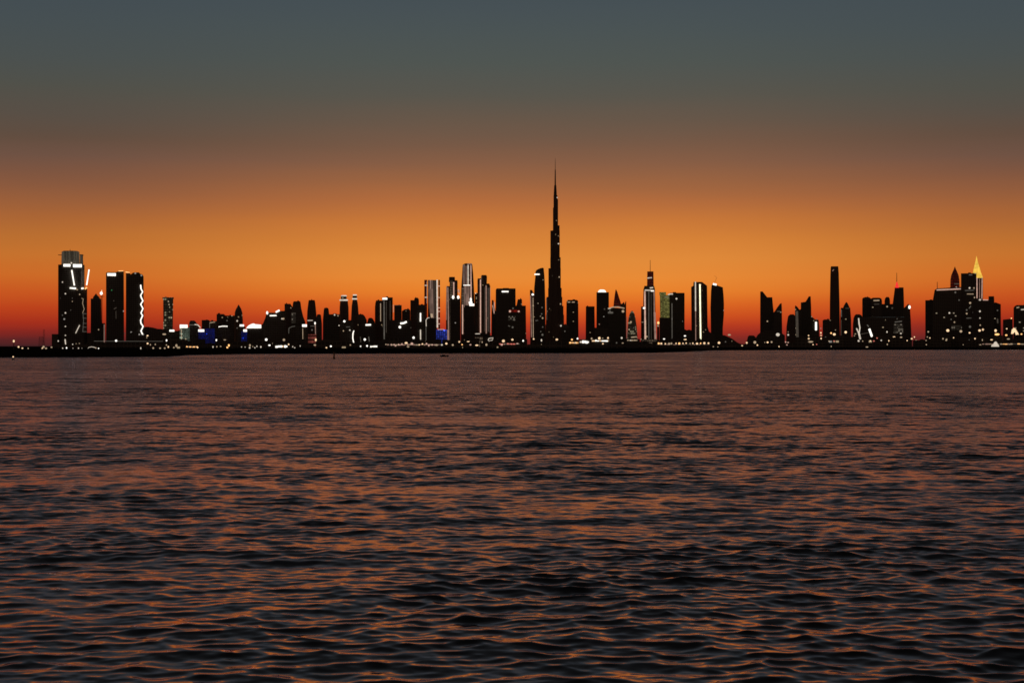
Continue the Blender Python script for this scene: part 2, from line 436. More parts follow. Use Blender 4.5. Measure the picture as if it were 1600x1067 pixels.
    out = t.n('ShaderNodeOutputMaterial'); t.l(ms.outputs[0], out.inputs[0])
    me.materials.append(m)
build_water()

# ------------------------------------------------------------------ land
SH = [(-900, 558.5), (0, 558.5), (150, 558), (262, 557.2), (300, 554.5), (400, 553), (700, 552.2), (900, 552), (1020, 551.2), (1075, 549.5),
      (1110, 547.6), (1300, 546.8), (1600, 546.3), (2500, 546.3)]
def shore_D(x):
    for (a, ya), (b, yb) in zip(SH, SH[1:]):
        if a <= x <= b:
            y = ya+(yb-ya)*(x-a)/(b-a); return CAMH*F/(y-HY)
    return 2000
def build_land():
    xs = list(range(-900, 2501, 5)); prof = [(-30, -1.5), (-4, -.35), (3, .5), (9, 1.5), (16, 2.3), (24, 2.6), (60, 2.6), (300, 2.6), (30000, 2.6)]
    v = []; fc = []; n = len(prof)
    for x in xs:
        D0 = shore_D(x)*(1+.004*math.sin(x*.09)+.003*math.sin(x*.31))
        for j, (d, z) in enumerate(prof):
            dd = D0+d if d < 30000 else 32000
            zz = z+(random.uniform(-.25, .35) if 1 <= j <= 5 else 0)
            v.append((PX(x, dd), dd+(random.uniform(-1.5, 1.5) if j < 6 else 0), zz))
    for i in range(len(xs)-1):
        for j in range(n-1):
            fc.append((i*n+j, (i+1)*n+j, (i+1)*n+j+1, i*n+j+1))
    o = MB().add(v, fc).build('ground', 'rock'); o['kind'] = 'structure'
build_land()

# ------------------------------------------------------------------ left cluster
b = Bld('hotel_tower', 3000, 'tall tower with a round dim lit crown and white bars, tallest of the left cluster', 113)
b.shaft([(413.5, 91.5, 131.5), (451, 91.5, 131.5), (451, 91.5, 135.5)], 'k', 'cut', depth=40)
b.shaft([(391.5, 99, 121), (393, 96.5, 124), (413.6, 96, 124.5)], 'crn', 'round', 'crown', depth=30, dy=3, ground=False)
b.shaft([(397, 124.5, 129), (413.6, 124.5, 129.5)], 'crn', 'box', 'crown_turret', depth=8, dy=8, ground=False)
b.strip([(91.5, 398.5), (97, 399)], .9, 'met', 'canopy'); b.strip([(124, 398.2), (130.5, 399)], .9, 'met', 'canopy')
b.mast(109.5, 391.5, 388.8, .4, .2)
b.rect(99.5, 412.8, 110, 416.8, 'W', 'light_bar', 5); b.rect(114, 412.8, 127.3, 417.6, 'W', 'light_bar', 5)
b.dot(111.5, 411, 1.2, 'w')
b.strip([(112, 422), (116, 446)], 1.9, 'W', t=3); b.strip([(138.3, 421), (134.6, 445.5)], 2.0, 'W', t=3)
b.strip([(109, 450), (118.5, 450.8)], 2.4, 'W', t=3); b.strip([(118, 451.5), (121.5, 453)], 1.4, 'c', t=3)
b.strip([(126.5, 450.8), (130, 450.2)], 2.4, 'W', t=3); b.strip([(131.8, 451.5), (135.2, 449)], 2, 'O', t=3)
b.strip([(124, 508), (118, 520.5)], 1.3, 'w')
for x, y, r, c in [(98,441,1,'w'),(102.5,459,1.1,'w'),(102.5,489,1.2,'w'),(98,492.5,.9,'D'),(102.5,510,1,'w'),(102.5,524,1,'w'),(113,466,.6,'D'),
                   (113,471,.7,'c'),(124,460,1,'c'),(110.5,484.5,.6,'D'),(95,466,.5,'D')]: b.dot(x, y, r, c)
b.strip([(127, 466), (129.5, 467), (128.5, 474), (131, 483), (128.5, 489)], .7, 'c')
b.strip([(129, 489), (130, 500), (128.8, 518.5)], .6, 'D')
for y in (490, 497, 505, 511, 518): b.strip([(129, y), (134.5, y+.2)], .6, 'D')
b.strip([(102, 530), (102.5, 534.5), (103.2, 541)], 1.6, 'w')
b.shaft([(520, 135.6, 146)], 'k', part='podium', depth=30); b.shaft([(522, 86.5, 91.4), (522, 82, 91.4)], 'f', part='podium', depth=30)
T('construction_tower', 3150, 'slim dark tower with a stepped pointed top beside the round crowned tower',
  [(458.5,149.6,150.4),(461,148,152),(463.5,146,154.5),(466.5,145,156),(466.5,142,158),(505,142,158.5),(505,142,164)], 'k', F_=[('dot',154,515,.9,'c')], plant=False)
b = Bld('tower_crane', 3120, 'crane mast with a bright flame-like beacon beside the slim pointed tower', 158, 'crane', gz=GZ)
b.mast(159.2, 541, 459, .55, .5, 'met', 'mast', 0); b.strip([(150, 465), (163, 463.2)], .5, 'met', 'jib')
b.dot(158.2, 458.3, 2.2, 'W', 'beacon', ry=2.6); b.dot(158.8, 454.6, .8, 'C', 'beacon', ry=1.5)
b = Bld('residential_tower', 3050, 'dark slab tower with a white sign at its top left corner, left of a twin', 179.5)
b.front([(166, None), (166, 427), (168, 425.5), (181, 425.4), (184, 424), (193, 423.6), (193.5, None)], 'k', depth=30)
b.rect(168, 427, 180.8, 431.2, 'W', 'sign', 2); b.strip([(185, 423.4), (192.3, 423.2)], .9, 'O', t=3)
b.dot(174.5, 453.5, .8, 'Gn'); b.strip([(178, 483), (182, 480.5)], 1.2, 'd'); b.strip([(181, 486), (181.3, 498)], .7, 'd'); b.dot(177.8, 470, .8, 'd')
b = Bld('residential_tower', 3060, 'dark tower with a curved top and glowing white squiggle down its right edge', 210.5)
b.front([(197, None), (197, 427), (203, 426.8), (204.5, 429), (207, 426.6), (210, 425.6), (217, 425.6), (219, 428), (222, 428.6), (224, 432), (224.5, None)], 'k', depth=30)
b.strip([(196.6, 425.3), (203, 426)], 1.0, 'O', t=3)
sq = [(219.5,445),(220,451),(222.5,456),(219.5,461.5),(220.5,465),(223,470),(219.5,475.5),(223,482),(220,489),(222.5,493),(219.5,500),(220,505),(223.3,510),(220,517),(222.5,522.5)]
b.strip(sq, 1.9, 'W', 'light_script')
b.dot(195, 521, .9, 'd')
# bridge between the left towers
b = Bld('road_bridge', 2600, 'low road bridge with a tall white lit pylon between the left towers', 190, 'bridge', gz=GZ)
b.rect(150, 532.6, 262, 534.6, 'conc', 'deck', 12)
b.strip([(148, 533), (262, 533.2)], .55, 'D', 'deck_light', t=1, dy=-1.6)
b.strip([(163.6, 541), (163.6, 507)], 1.0, 'p', 'pylon', t=2.4, dy=-2.5)
for i in range(5): b.mast(170+i*21, 541, 534.5, .8, .8, 'conc', 'pier', 5)
b.strip([(163.6, 509), (150, 532.8)], .25, 'met', 'stay_cable', t=.5); b.strip([(163.6, 509), (178, 532.8)], .25, 'met', 'stay_cable', t=.5)
# ------------------------------------------------------------------ mid left
b = Bld('low_rise_block', 3400, 'long low dark block stepping down right of the squiggle tower', 245, 'building')
b.front([(224, None), (224, 511), (232, 510.6), (240, 512), (247, 514), (251, 513.8), (256, 515), (262, 515), (262, None)], 'f', 'block', 40)
T('slab_tower', 3900, 'lone mottled slab tower faintly lit, standing in a gap in the skyline', [(464.5,254,271.3),(467,254,271.3),(467,255,270.5),(541,255.5,269.6)], 'mot', F_=[('dot',267.5,496.5,1.1,'c'),('dot',263,471,1,'c'),('dot',264,476,.9,'c')])
T('office_block', 3500, 'low dark block with a short white rooftop sign right of the lone slab', [(517.5,262,275)], 'k', cat='building', F_=[('rect',264.8,515.2,272.2,518.2,'W')], plant=False)
T('office_block', 3700, 'low plain dark block with red sky above, left of the pale green block', [(517,272,283)], 'f', cat='building')
T('hotel_block', 3450, 'pale green lit block with a bright white cap', [(511.5,281.3,296)], 'grn', cat='building', plant=False,
  F_=[('rect',281,507.3,293,512.4,'W','sign'),('strip',[(283.5,514),(283.7,531)],1.0,'c'),('strip',[(290,529),(290.3,531)],1.6,'c')])
T('office_block', 3550, 'dark domed block crossed by a thin pale line beside the pale green block', [(500.8,298,303.5),(502,296.5,305),(506,295.5,308),(508,295.5,311)], 'f', cat='building', shape='slab', plant=False,
  F_=[('strip',[(296,507.8),(304,507.6)],1,'D'),('strip',[(304,507),(309,507.6),(313,512)],1.4,'w')])
T('office_block', 3300, 'small bright blue block under a white sign', [(518.4,310.3,320)], 'blu', cat='building', plant=False, F_=[('rect',309.8,514.6,319,518.4,'W'),('shaft',[(530,306,321)],'k','box','podium',30,-3)])
T('hotel_block', 3420, 'deep blue lit block, wider of the two blue neighbours', [(513,321,335.5)], 'blu', cat='building')
T('office_block', 3750, 'dark squarish block behind the deep blue block', [(500,315.2,327)], 'h', cat='building')
T('office_block', 3650, 'dark block outlined by a thin pale corner line behind the deep blue block', [(501.5,327,339)], 'f', cat='building', F_=[('strip',[(327.5,513),(327.7,504.5)],.7,'D'),('strip',[(327.7,504.3),(336,503.2)],.9,'c')])
T('apartment_block', 3950, 'dark stepped block, left half of the mass below the pointed arch tower', [(490.6,338.5,349.5),(492.6,338.5,352)], 'h', cat='building')
T('apartment_block', 3930, 'wide flat dark block directly left of the pointed arch tower', [(493,352.2,367.5)], 'f', cat='building', F_=[('dot',354.8,501,1,'D')])
T('office_block', 3480, 'dark block with a slanting white roof line in front of the stepped block', [(512,336.5,360)], 'f', cat='building', F_=[('strip',[(341.5,510.7),(348,509.6),(355.5,509.8)],1.4,'W'),('strip',[(346,531),(353,531)],.9,'c')])
T('pointed_tower', 3880, 'dark tower with a pointed arch top left of the white domed roof', [(476,372.3,373.1),(479,370.8,375),(483,368.5,377),(488,366.8,378.6),(500,366.2,379.5)], 'h', shape='round',
  F_=[('dot',370.6,501.4,1.3,'w'),('dot',373.5,514.5,1.3,'c'),('dot',370.5,512.5,.9,'D')])
T('office_block', 3600, 'narrow block with a white rooftop sign at the foot of the pointed arch tower', [(510,372,383)], 'f', cat='building', F_=[('rect',374.5,507,381.2,510,'W')], plant=False)
T('hotel_block', 3350, 'narrow dark blue lit block with a small white cap', [(518,376.5,386)], 'blu', cat='building', plant=False, F_=[('rect',380.2,514.6,386,518.3,'W')])
b = Bld('exhibition_hall', 3300, 'wide dark hall under a bright white curved roof', 398, 'building')
b.shaft([(512.8,386,411)], 'k', part='hall'); b.front([(384.8,512.6),(388,509),(392,506.6),(396,505.4),(399,506.6),(404,507),(408,507.4),(408,512.6)], 'W', 'roof', 14, -2)
b = Bld('apartment_block', 3600, 'dark block with a slanted left side and two bright corner lights', 428, 'building')
b.front([(408.5,None),(408.5,508),(411,505.5),(414.5,497),(416.5,489.5),(420,488.4),(432,488.6),(434,486),(446,485.6),(446,None)], 'g', 'block', 35)
b.dot(417.6,488.8,1.7,'W','floodlight',ry=2.6); b.strip([(430.8,487.8),(436.6,484.8)],2.6,'W','floodlight'); b.strip([(421.5,493.2),(432,493)],1.7,'W','sign'); b.dot(442.8,498,1.5,'c'); b.dot(440.5,498,1.2,'w')
T('office_tower', 4300, 'short dark tower with a sloping right shoulder, left of two tapered towers', [(474.6,444.6,453.8),(479,444.6,456.5),(484,444.6,460)], 'h')
T('tapered_tower', 4200, 'dark tower tapering upward with flared sides, left of two alike', [(470.6,459,469),(473,457.8,469.6),(482,456.8,470.8),(494,455.5,473.6),(503,455,477)], 'f', F_=[('strip',[(455.5,489.5),(462,489.6)],1.4,'d'),('rect',455,490.5,462,505,'pan','lit_panel')])
T('office_block', 3700, 'grey-lit low block outlined by a bent pale line below the flared tower', [(510,450,477)], 'g', cat='building', F_=[('strip',[(451.3,521),(451.5,513),(456,510.5),(461,509.6)],.8,'D')])
T('tapered_tower', 4250, 'dark tower tapering upward above a red lit entrance front', [(468.8,482.4,491.6),(472,481.8,492.4),(485,480.2,493.8),(500,479.6,495)], 'h', F_=[('strip',[(480.5,500.8),(488.5,500.6)],1.1,'w'),('strip',[(485,509.5),(494,509.3)],.8,'D'),('dot',487.5,515.5,1.2,'D')])
T('hotel_block', 3500, 'low block with a red lit front and cream lamp on its corner', [(522.5,481.5,494.5)], 'red', cat='building', plant=False, F_=[('strip',[(492.5,505),(493,522)],1.2,'p'),('dot',492.2,505,1.2,'W','floodlight',-1,2.2)])
T('apartment_block', 3720, 'slim rounded dark block hugging the tower with the red lit front', [(491,496.5,500),(492.5,495,501.5),(506,494,503)], 'f', cat='building', shape='slab', plant=False)
T('office_block', 3480, 'narrow dark block edged by a white vertical line under a bright lamp', [(511,472.5,481)], 'f', cat='building', F_=[('strip',[(473,513),(473.2,537)],.8,'c'),('rect',472.2,506.8,479.4,510.6,'W','sign')], plant=False)
T('office_tower', 3850, 'dark tower with a small knobbed top left of the twin banded towers', [(481,507,512.4),(483,506,513.4),(492,505.2,514.5),(500,504.5,515)], 'k')
T('apartment_block', 3800, 'wide dark block with roof lamps before the twin banded towers', [(491,514,531),(492,514,531)], 'k', cat='building', F_=[('dot',522.8,492,1.2,'w'),('dot',528,493.3,1,'c')])
b = T('banded_tower', 4600, 'dark tower with two white rings round its cap, left and wider of the twins', [(470,531.5,543.5),(480,530.6,544.6),(510,530.2,545)], 'h', shape='round')
b.shaft([(463,532.4,541.6),(467.6,532.4,541.6)],'h','round','cap',20,2,False); b.shaft([(461.2,533.5,541.6),(462.9,532.6,542)],'w','round','light_ring',21,2,False); b.shaft([(467.7,530.6,543.6),(469.9,530.6,543.6)],'w','round','light_ring',24,0,False)
b = T('banded_tower', 4700, 'dark tower with two white rings round its cap, right and slimmer of the twins', [(468,551,558),(478,549.4,559.6),(500,548.4,561)], 'h', shape='round')
b.shaft([(462,551,557.8),(465.5,550.6,558)],'k','round','cap',18,2,False); b.shaft([(460,551.6,557.4),(461.8,551.2,557.8)],'w','round','light_ring',18,2,False); b.shaft([(465.7,550.2,558),(467.8,550.2,558)],'w','round','light_ring',19,1,False)
T('office_block', 3550, 'dark low block with a curved white light on its front below the twin banded towers', [(501,532,553)], 'g', cat='building', F_=[('strip',[(553,516.5),(551.4,521),(551.2,528),(552,533),(553.2,537)],1.5,'W'),('dot',538,502,1.7,'W','floodlight'),('dot',529.8,508.6,1,'w'),('dot',546.6,515.8,1.1,'w'),('dot',536.6,517,1,'c'),('strip',[(541,511),(547,510.6)],.7,'D')])
T('apartment_block', 4000, 'dark block with a cut corner right of the twin banded towers', [(491,560,567),(494,560,570),(500,560,573)], 'f', cat='building')
T('apartment_block', 4050, 'small dark domed block before the tower with a white corner sign', [(496.6,577,580.5),(498,575.4,582.5),(503,574,585.5)], 'h', cat='building', shape='slab', plant=False)
T('office_block', 3620, 'low dark block carrying a short white sign on its upper front', [(505,560,586)], 'k', cat='building', F_=[('strip',[(571.2,507.8),(579.6,507.4)],2.4,'W','sign'),('strip',[(563,526),(564,536)],1.2,'d'),('strip',[(576,526),(577.5,537)],1.2,'D')])
T('office_tower', 4400, 'brown dark tower edged by a thin pale line, left of the white signed tower', [(469.4,587.5,598),(474,586.4,598),(480,585.8,598)], 'h', F_=[('strip',[(594.6,474),(594.7,502)],1.0,'c')])
T('office_tower', 4350, 'dark tower with a white sign at its top left and pale vertical lines', [(464.6,597.2,613.6)], 'g', F_=[('rect',597.6,465.2,605,468.2,'W'),('strip',[(600,470),(600.4,536)],1.6,'D'),('strip',[(603.6,471),(603.6,520)],.8,'d'),('strip',[(609.5,470),(609.5,500)],.8,'d'),('strip',[(614.6,476),(614.8,488)],.8,'c')])
T('apartment_block', 4100, 'flat dark block right of the white signed tower', [(476.6,616,627.6)], 'h', cat='building', F_=[('strip',[(616,477.2),(627,477)],.6,'d')])
T('apartment_block', 4150, 'dark stepped block between the flat block and the round shouldered tower', [(483,632.5,639.8),(486,628,641)], 'f', cat='building')
T('office_block', 3600, 'wide dark block with a slanted white sign and a round lamp', [(500,612,642)], 'k', cat='building', F_=[('strip',[(625.4,505.4),(631,504.8),(635.4,502.6)],2.8,'W','sign'),('dot',624.8,511,2,'W','floodlight'),('dot',642,512,.8,'d'),('dot',646.2,527.6,1.9,'W','floodlight')])
T('office_tower', 4300, 'dark tower with a rounded right shoulder left of the framed pink tower', [(465,648.5,652.5),(466.5,647.5,654),(469,647,654.6),(469,641.2,654.6)], 'h')
T('apartment_block', 3700, 'dark block with two white vertical light bars at the foot of the framed pink tower', [(476,654.5,663),(480,651,665)], 'f', cat='building', F_=[('strip',[(657,489),(657,502.4)],1.9,'W'),('strip',[(657,515),(657.2,535)],1.6,'w')])
# ------------------------------------------------------------------ framed pink tower and its cluster
b = Bld('framed_tower', 5200, 'pink floodlit tower framed by ticked dark columns and a white line', 675)
b.shaft([(437.6,668.5,683)], 'h', depth=40, dy=3); b.shaft([(437.6,669,677),(480,670,677.4),(497,673,677.6)], 'pnk', part='lit_bay', depth=10, dy=-3, ground=False)
b.shaft([(437.4,663,667.4)], 'dkr', part='column', depth=10); b.shaft([(437.4,684.9,687.4),(508,684.9,687.6)], 'h', part='column', depth=10)
b.strip([(682.9,437.2),(683.4,512)], 2.1, 'w', t=4); b.strip([(666.8,440),(666.8,474)], .8, 'p')
for y in (446, 464.6): b.strip([(663.5,y),(667.6,y)], 1.2, 'w', 'tick_light')
for y in (447, 465, 481, 486.6, 497.5, 506): b.strip([(684.2,y),(687.4,y)], 1.2, 'P', 'tick_light')
b.strip([(673,483),(675,496)],3.2,'c','light_patch'); b.strip([(679,438),(679,500)],.7,'d')
T('office_block', 3900, 'dark block outlined in pale light before the framed pink tower', [(497.4,665,681)], 'k', cat='building', F_=[('strip',[(666,510),(665.6,500),(668,496.8),(671,496.4)],1.0,'w'),('strip',[(665.6,511),(665.8,535)],.8,'D')])
T('glass_pavilion', 3300, 'bright blue lit block at the foot of the framed tower', [(515,681.6,700)], 'blu2', cat='building', F_=[('strip',[(684,514.8),(694,514.8)],.9,'P'),('strip',[(699.4,515),(699.8,538)],1.1,'p')], plant=False)
b = Bld('office_tower', 5600, 'brown tower with a drum top and pink edge lines left of the tallest lit tower', 706)
b.shaft([(447,697.4,703),(480,696.8,703)], 'h', part='wing', depth=20, dy=6); b.shaft([(437.8,704,714.6),(441,702.5,715)], 'h', depth=40, dy=2); b.shaft([(432.6,701.6,710.8),(440.4,701.2,711)], 'h','round','crown',24,4,False)
b.shaft([(439,702.8,707)], 'tan', part='lit_bay', depth=4, dy=-1)
b.strip([(709,441),(709,463)], 1.6, 'P'); b.strip([(699.8,449),(701.3,545)], 1.7, 'p'); b.strip([(698,447),(697.4,500)],.8,'p'); b.dot(717,455,1.8,'p'); b.strip([(716,452),(717.5,460)],.8,'P')
T('apartment_tower', 4300, 'plain dark tower with two white roof lamps before the drum topped tower', [(466,703.5,719.5)], 'k', F_=[('dot',708,464.4,1.9,'W','floodlight',-1,2.8),('dot',716,464.4,1.9,'W','floodlight',-1,2.8)])
b = Bld('lit_tower', 5700, 'tallest of the floodlit cluster, pink striped shaft with white vertical lines', 730.5)
b.shaft([(411.4,727,737),(413.5,722.8,738),(428,722,739.4),(450,720.6,740.6),(480,720,741.5)], 'h', 'cut', depth=45)
b.shaft([(413.5,723,726.6),(445,723,726.6)], 'pnk', part='lit_bay', depth=8, dy=-1, ground=False)
b.shaft([(446.5,725,735.5),(480,725,735.5)], 'pnk', part='lit_bay', depth=8, dy=-1, ground=False)
b.shaft([(450,721.2,724.6),(522,722,724.4)], 'tan', part='lit_bay', depth=6, dy=-1, ground=False)
b.strip([(730,412.2),(737.6,412.6)],1.1,'p')
b.strip([(728.2,415),(728.4,444)],.9,'p'); b.strip([(731.4,414),(731.4,445)],1.7,'w'); b.strip([(735.8,414),(736.2,470)],1.4,'P'); b.strip([(724,445.7),(734.8,445.7)],1.2,'W')
b.strip([(722.8,476),(722.8,522)],1.6,'P')
T('apartment_tower', 4400, 'plain dark tower with a white flare on its roof before the tallest lit tower', [(477,726,741.4)], 'k', plant=False, F_=[('strip',[(732.5,473),(738,472.6)],3.2,'W','floodlight'),('dot',735.6,468.5,1.6,'W','floodlight',-1,3.4),('rect',733.4,474.6,741,478,'W','sign')])
T('apartment_tower', 5500, 'slim dark infill tower between the tallest lit tower and the cream lined one', [(458,741.5,746.5)], 'f', F_=[('dot',743.3,458.5,.9,'C')])
b = Bld('office_tower', 5650, 'brown stepped tower with cream and pink vertical lines, right of the tallest lit one', 756)
b.shaft([(435,746.4,752),(438,746,752)], 'h', part='wing', depth=24, dy=3); b.shaft([(443,751.5,764.5),(447,751.5,766)], 'h', depth=42); b.shaft([(429.6,752.6,759.8),(432,751.6,761),(443.2,751.6,760.6)], 'h','cut','crown',22,6,False)
b.strip([(750.8,437),(750.8,520)],1.7,'P'); b.strip([(759.6,446),(759.8,521)],1.8,'p'); b.strip([(765.8,449),(766.2,520)],.8,'p'); b.strip([(762.8,450),(762.8,518)],.7,'D'); b.strip([(757,449),(757,518)],.6,'d')
b.strip([(752.5,432),(752.5,437)],.7,'D')
T('entrance_pavilion', 3700, 'tan lit low pavilion under a flat canopy with an oval sign beside it', [(527,742.6,754.5)], 'tan', cat='building', plant=False,
  F_=[('shaft',[(522,741.5,765),(524,741.5,765)],'conc','box','canopy',24,-4,False),('shaft',[(524,755,770)],'k','box','hall',20,0),('strip',[(742.3,523.6),(743,521.6),(750,521.4)],1.2,'w'),('strip',[(762.6,531.6),(764,528.6),(770.6,527.8),(769,531.8),(763.4,532.8)],1.1,'w','sign')])
T('office_block', 5000, 'narrow dark block with a pink vertical sign left of the square topped tower', [(469,768.5,771),(490,768,775)], 'f', cat='building', F_=[('strip',[(769.4,477),(772,490),(772.2,472)],.9,'P','sign')])
# ------------------------------------------------------------------ centre
T('office_tower', 4900, 'wide dark square topped tower with a small white sign under its roof', [(450.6,776,805.4),(453,774.6,805.6),(541,774,806)], 'k', F_=[('rect',784,454.6,794.6,456.6,'W')])
T('office_tower', 5300, 'dark stepped tower behind the block with the red roof band', [(467.4,809,815.6),(477.5,807,815.8),(477.5,805,821.6),(541,805,822.4)], 'h')
b = T('hotel_block', 4300, 'dark block with a glowing red roof band and two white lamps', [(489,794,812.5)], 'g', cat='building', plant=False)
b.shaft([(483.5,796,811.6),(489,794,812.5)],'rbd','box','roof_band',20,0,False); b.dot(796.8,486.4,1.7,'P','floodlight'); b.dot(810.5,486.6,1.7,'P','floodlight',ry=1.2)
b.rect(794,494,805,501,'pan','lit_panel'); b.strip([(794,509),(797,509.8)],1,'D'); b.dot(801,511.4,1.5,'D'); b.dot(801.6,481.8,1.2,'D')
b = T('office_tower', 5400, 'slim pink edged tower with a shoulder lamp left of the curved top tower', [(453,828,831.2),(461,828,835.4),(480,828.4,837)], 'h', plant=False)
b.strip([(829,462),(830.4,527)],1.2,'p'); b.strip([(832.8,465),(833.2,527)],.9,'c'); b.dot(832.4,460.2,1.9,'W','floodlight',-1,1.6); b.dot(833,477.6,1.1,'c')
b = Bld('curved_top_tower', 5500, 'dark tower with a rounded sloping top close left of the needle skyscraper', 843)
b.front([(833.6,None),(834.6,450),(836.4,432),(836.6,424.6),(838,422.2),(841,420.4),(845,418.8),(848.6,418.4),(849.6,419.4),(850.6,430),(851.4,445),(852,475),(852.6,None)], 'g', depth=45)
b.strip([(835,428.8),(843.2,428.6)],1.7,'W','sign')
for x,y,r,c in [(847.8,497,1.3,'c'),(847,480.5,1,'D'),(846.3,490.5,1,'D'),(837.6,501,1,'D'),(840,500.6,.8,'D'),(848,511,1,'D'),(847.6,523,1.6,'D'),(845,518,.9,'D')]: b.dot(x,y,r,c)
b.strip([(854,466),(854.2,500)],1.3,'d')  # glowing bar drawn for the dim pink gap beside the needle
# the needle: Y plan, three wings that step back in a spiral
b = Bld('needle_skyscraper', 7500, 'immensely tall stepped needle skyscraper with a long spire, highest in the skyline', 867.6)
D = 7500
tiers = [(305,864.9,871.0),(311,864.9,872),(324,864.0,872),(352,864,874.4),(360,860.0,874.6),(402,859.8,876),(419,856.9,876.2),(450,856.4,877.6),
         (464,853.9,878.6),(478,853.6,880.4),(492,853,881.2),(507,852.4,882.6),(520,852,884)]
m = MB(); cxm = PX(867.6, D)
for i, (yt, a, c_) in enumerate(tiers):
    zt = PZ(yt, D); zb = PZ(tiers[i+1][0], D) if i+1 < len(tiers) else GZ-1
    xl, xr = cxm-PX(a, D), PX(c_, D)-cxm
    core = min(xl, xr)*.98; core = max(core*.75, 6)
    yc = D+30
    for sx, Lw in ((-1, xl), (1, xr)):           # two wings seen left and right, angled towards the camera by 30 degrees
        w = max(5.5, Lw*.36)
        dx, dy = sx*1.0, -.52
        px_, py_ = -dy*sx, dx*sx
        ln = math.hypot(dx, dy)
        tip = Lw
        q = []
        for along, side in ((0,-1),(tip-w*.45,-1),(tip,-.4),(tip,.4),(tip-w*.45,1),(0,1)):
            q.append((cxm+sx*along if side in (-.4,.4) or True else 0, yc-along*.5+side*w))
        if sx < 0: q = q[::-1]
        m.rings([[(x, y, zb) for x, y in q], [(x, y, zt+(.4 if sx>0 else 0)) for x, y in q]])
    Lb = (xl+xr)/2; w = max(5.5, Lb*.36)
    m.rings([[(cxm+s_*w, yc+t_*Lb, z_) for s_, t_ in ((-1,0),(1,0),(1,.8),(.4,1),(-.4,1),(-1,.8))] for z_ in (zb, zt-.8)])
    m.rings([[(cxm+core*math.cos(t*math.pi/6), yc+core*math.sin(t*math.pi/6), z_) for t in range(12)] for z_ in (zb, zt+1.2)])
m.build('tower_shaft', 'h', b.o, b.loc)
k = D/F
MB().tube([(cxm-.0*k, D+30, PZ(y, D)) for y in (306,296,289,288.6,272,264.5,264,252,246)], [2.6*k,2.1*k,1.7*k,1.15*k,.85*k,.7*k,.42*k,.3*k,.14*k], 8).build('spire', 'met', b.o, b.loc)
for x,y,r,c in [(870.6,309,.9,'w'),(872.6,381,1.1,'w'),(873.8,433,1.1,'c'),(875.8,475,1.1,'c'),(876.4,509,1.3,'w')]: b.dot(x,y,r,c,'aviation_light',-4)
b.strip([(871.4,381),(875.2,380.8)],.7,'c'); b.dot(863,431,.6,'d','aviation_light')
b.shaft([(534,846,890)],'k',part='podium',depth=60)
T('office_tower', 5600, 'dark tower with rounded shoulders and two faint roof lights right of the needle skyscraper', [(468.6,887,901.6),(470,885.6,903),(473,885,903.6),(541,884.6,904)], 'f', shape='slab', F_=[('strip',[(887,472.2),(891,472)],1.1,'c'),('strip',[(893.5,472.2),(898,472)],1.1,'c')])
T('office_block', 4600, 'low dark block at the right foot of the needle skyscraper', [(507,879,886),(512,877,890)], 'k', cat='building', F_=[('dot',882.6,517.6,1,'D')])
T('office_tower', 5450, 'plain flat topped brown tower standing alone right of the rounded shoulders tower', [(478.6,915.4,929),(541,915,929.6)], 'h')
b = T('office_tower', 5350, 'dark tower wearing a glowing white dome cap', [(456.6,932,951.4)], 'k', plant=False)
b.shaft([(452.4,938,943.5),(453.4,935.8,945.4),(456.6,934,947.4)],'W','round','dome',24,2,False); b.dot(936.4,506.6,.9,'p')
T('office_block', 4500, 'low dark block at the foot of the white domed tower', [(512,929,950)], 'f', cat='building')
b = Bld('cone_tower', 5150, 'dark tower topped by a dark red cone above a slanting lit roof edge', 964)
b.front([(950,None),(950,483),(958,480.6),(976,482),(976,475.6),(977.8,470.4),(978.4,471),(978.6,None)],'k',depth=40)
b.shaft([(452,962.1,962.7),(456,961.2,964.6),(463,960.2,966.8),(471,959.2,969.4),(480,958.4,971.4)],'dkr','cut','cone',24,4,False)
b.front([(969,481.4),(970.4,474.6),(972,474.6),(975,471.4),(976,476),(976,481.6)],'h','parapet',20,3)
b.strip([(950,482.2),(958,479.8),(966,479.6),(975.6,481.8)],1.5,'c','roof_light'); b.strip([(950,482),(954,481.8)],1.6,'w','roof_light'); b.strip([(950,488.4),(958,488.6)],2.6,'D'); b.dot(973.4,486.4,2,'c'); b.dot(953,486,1.2,'D'); b.dot(944.6,483,1.3,'d')
b.strip([(979.4,495),(979.6,532)],.9,'D')
T('bullet_tower', 4800, 'small bullet shaped building speckled with cream windows', [(485.4,986.8,988.2),(487.5,985.4,990),(491,983.6,991.6),(497,982,993),(508,981,994.6),(522,980.2,996)], 'mot', shape='round', cat='building',
  F_=[('dot',985.8,503,1.4,'c'),('dot',983,514.8,1.1,'c'),('dot',984,495,.9,'D'),('dot',990,512,.8,'D'),('dot',988,520,.9,'D'),('strip',[(986,527),(995,526.2)],1.4,'c')])
b = Bld('masted_tower', 5250, 'stepped tower with a tall thin mast and bright cream vertical strips', 1015)
b.shaft([(424,1011.4,1021),(447,1011,1021.4)],'dkr','box','upper_shaft',24,6,False)
b.shaft([(446.6,1007,1022),(452,1005.4,1023.4),(480,1005,1024),(541,1005,1025)],'k',depth=40); b.shaft([(479,1001.6,1006)],'h',part='wing',depth=24,dy=4)
b.mast(1016,424.4,406,.45,.28,dy=18)
b.strip([(1011.6,434.6),(1018.6,433.8)],1.4,'w','roof_light'); b.strip([(1015.4,450),(1020.6,449.4)],1.6,'w','roof_light'); b.strip([(1007.4,453.4),(1021.6,453.8)],1.5,'w','roof_light'); b.strip([(1017,454.6),(1022,454.6)],1.6,'W','roof_light')
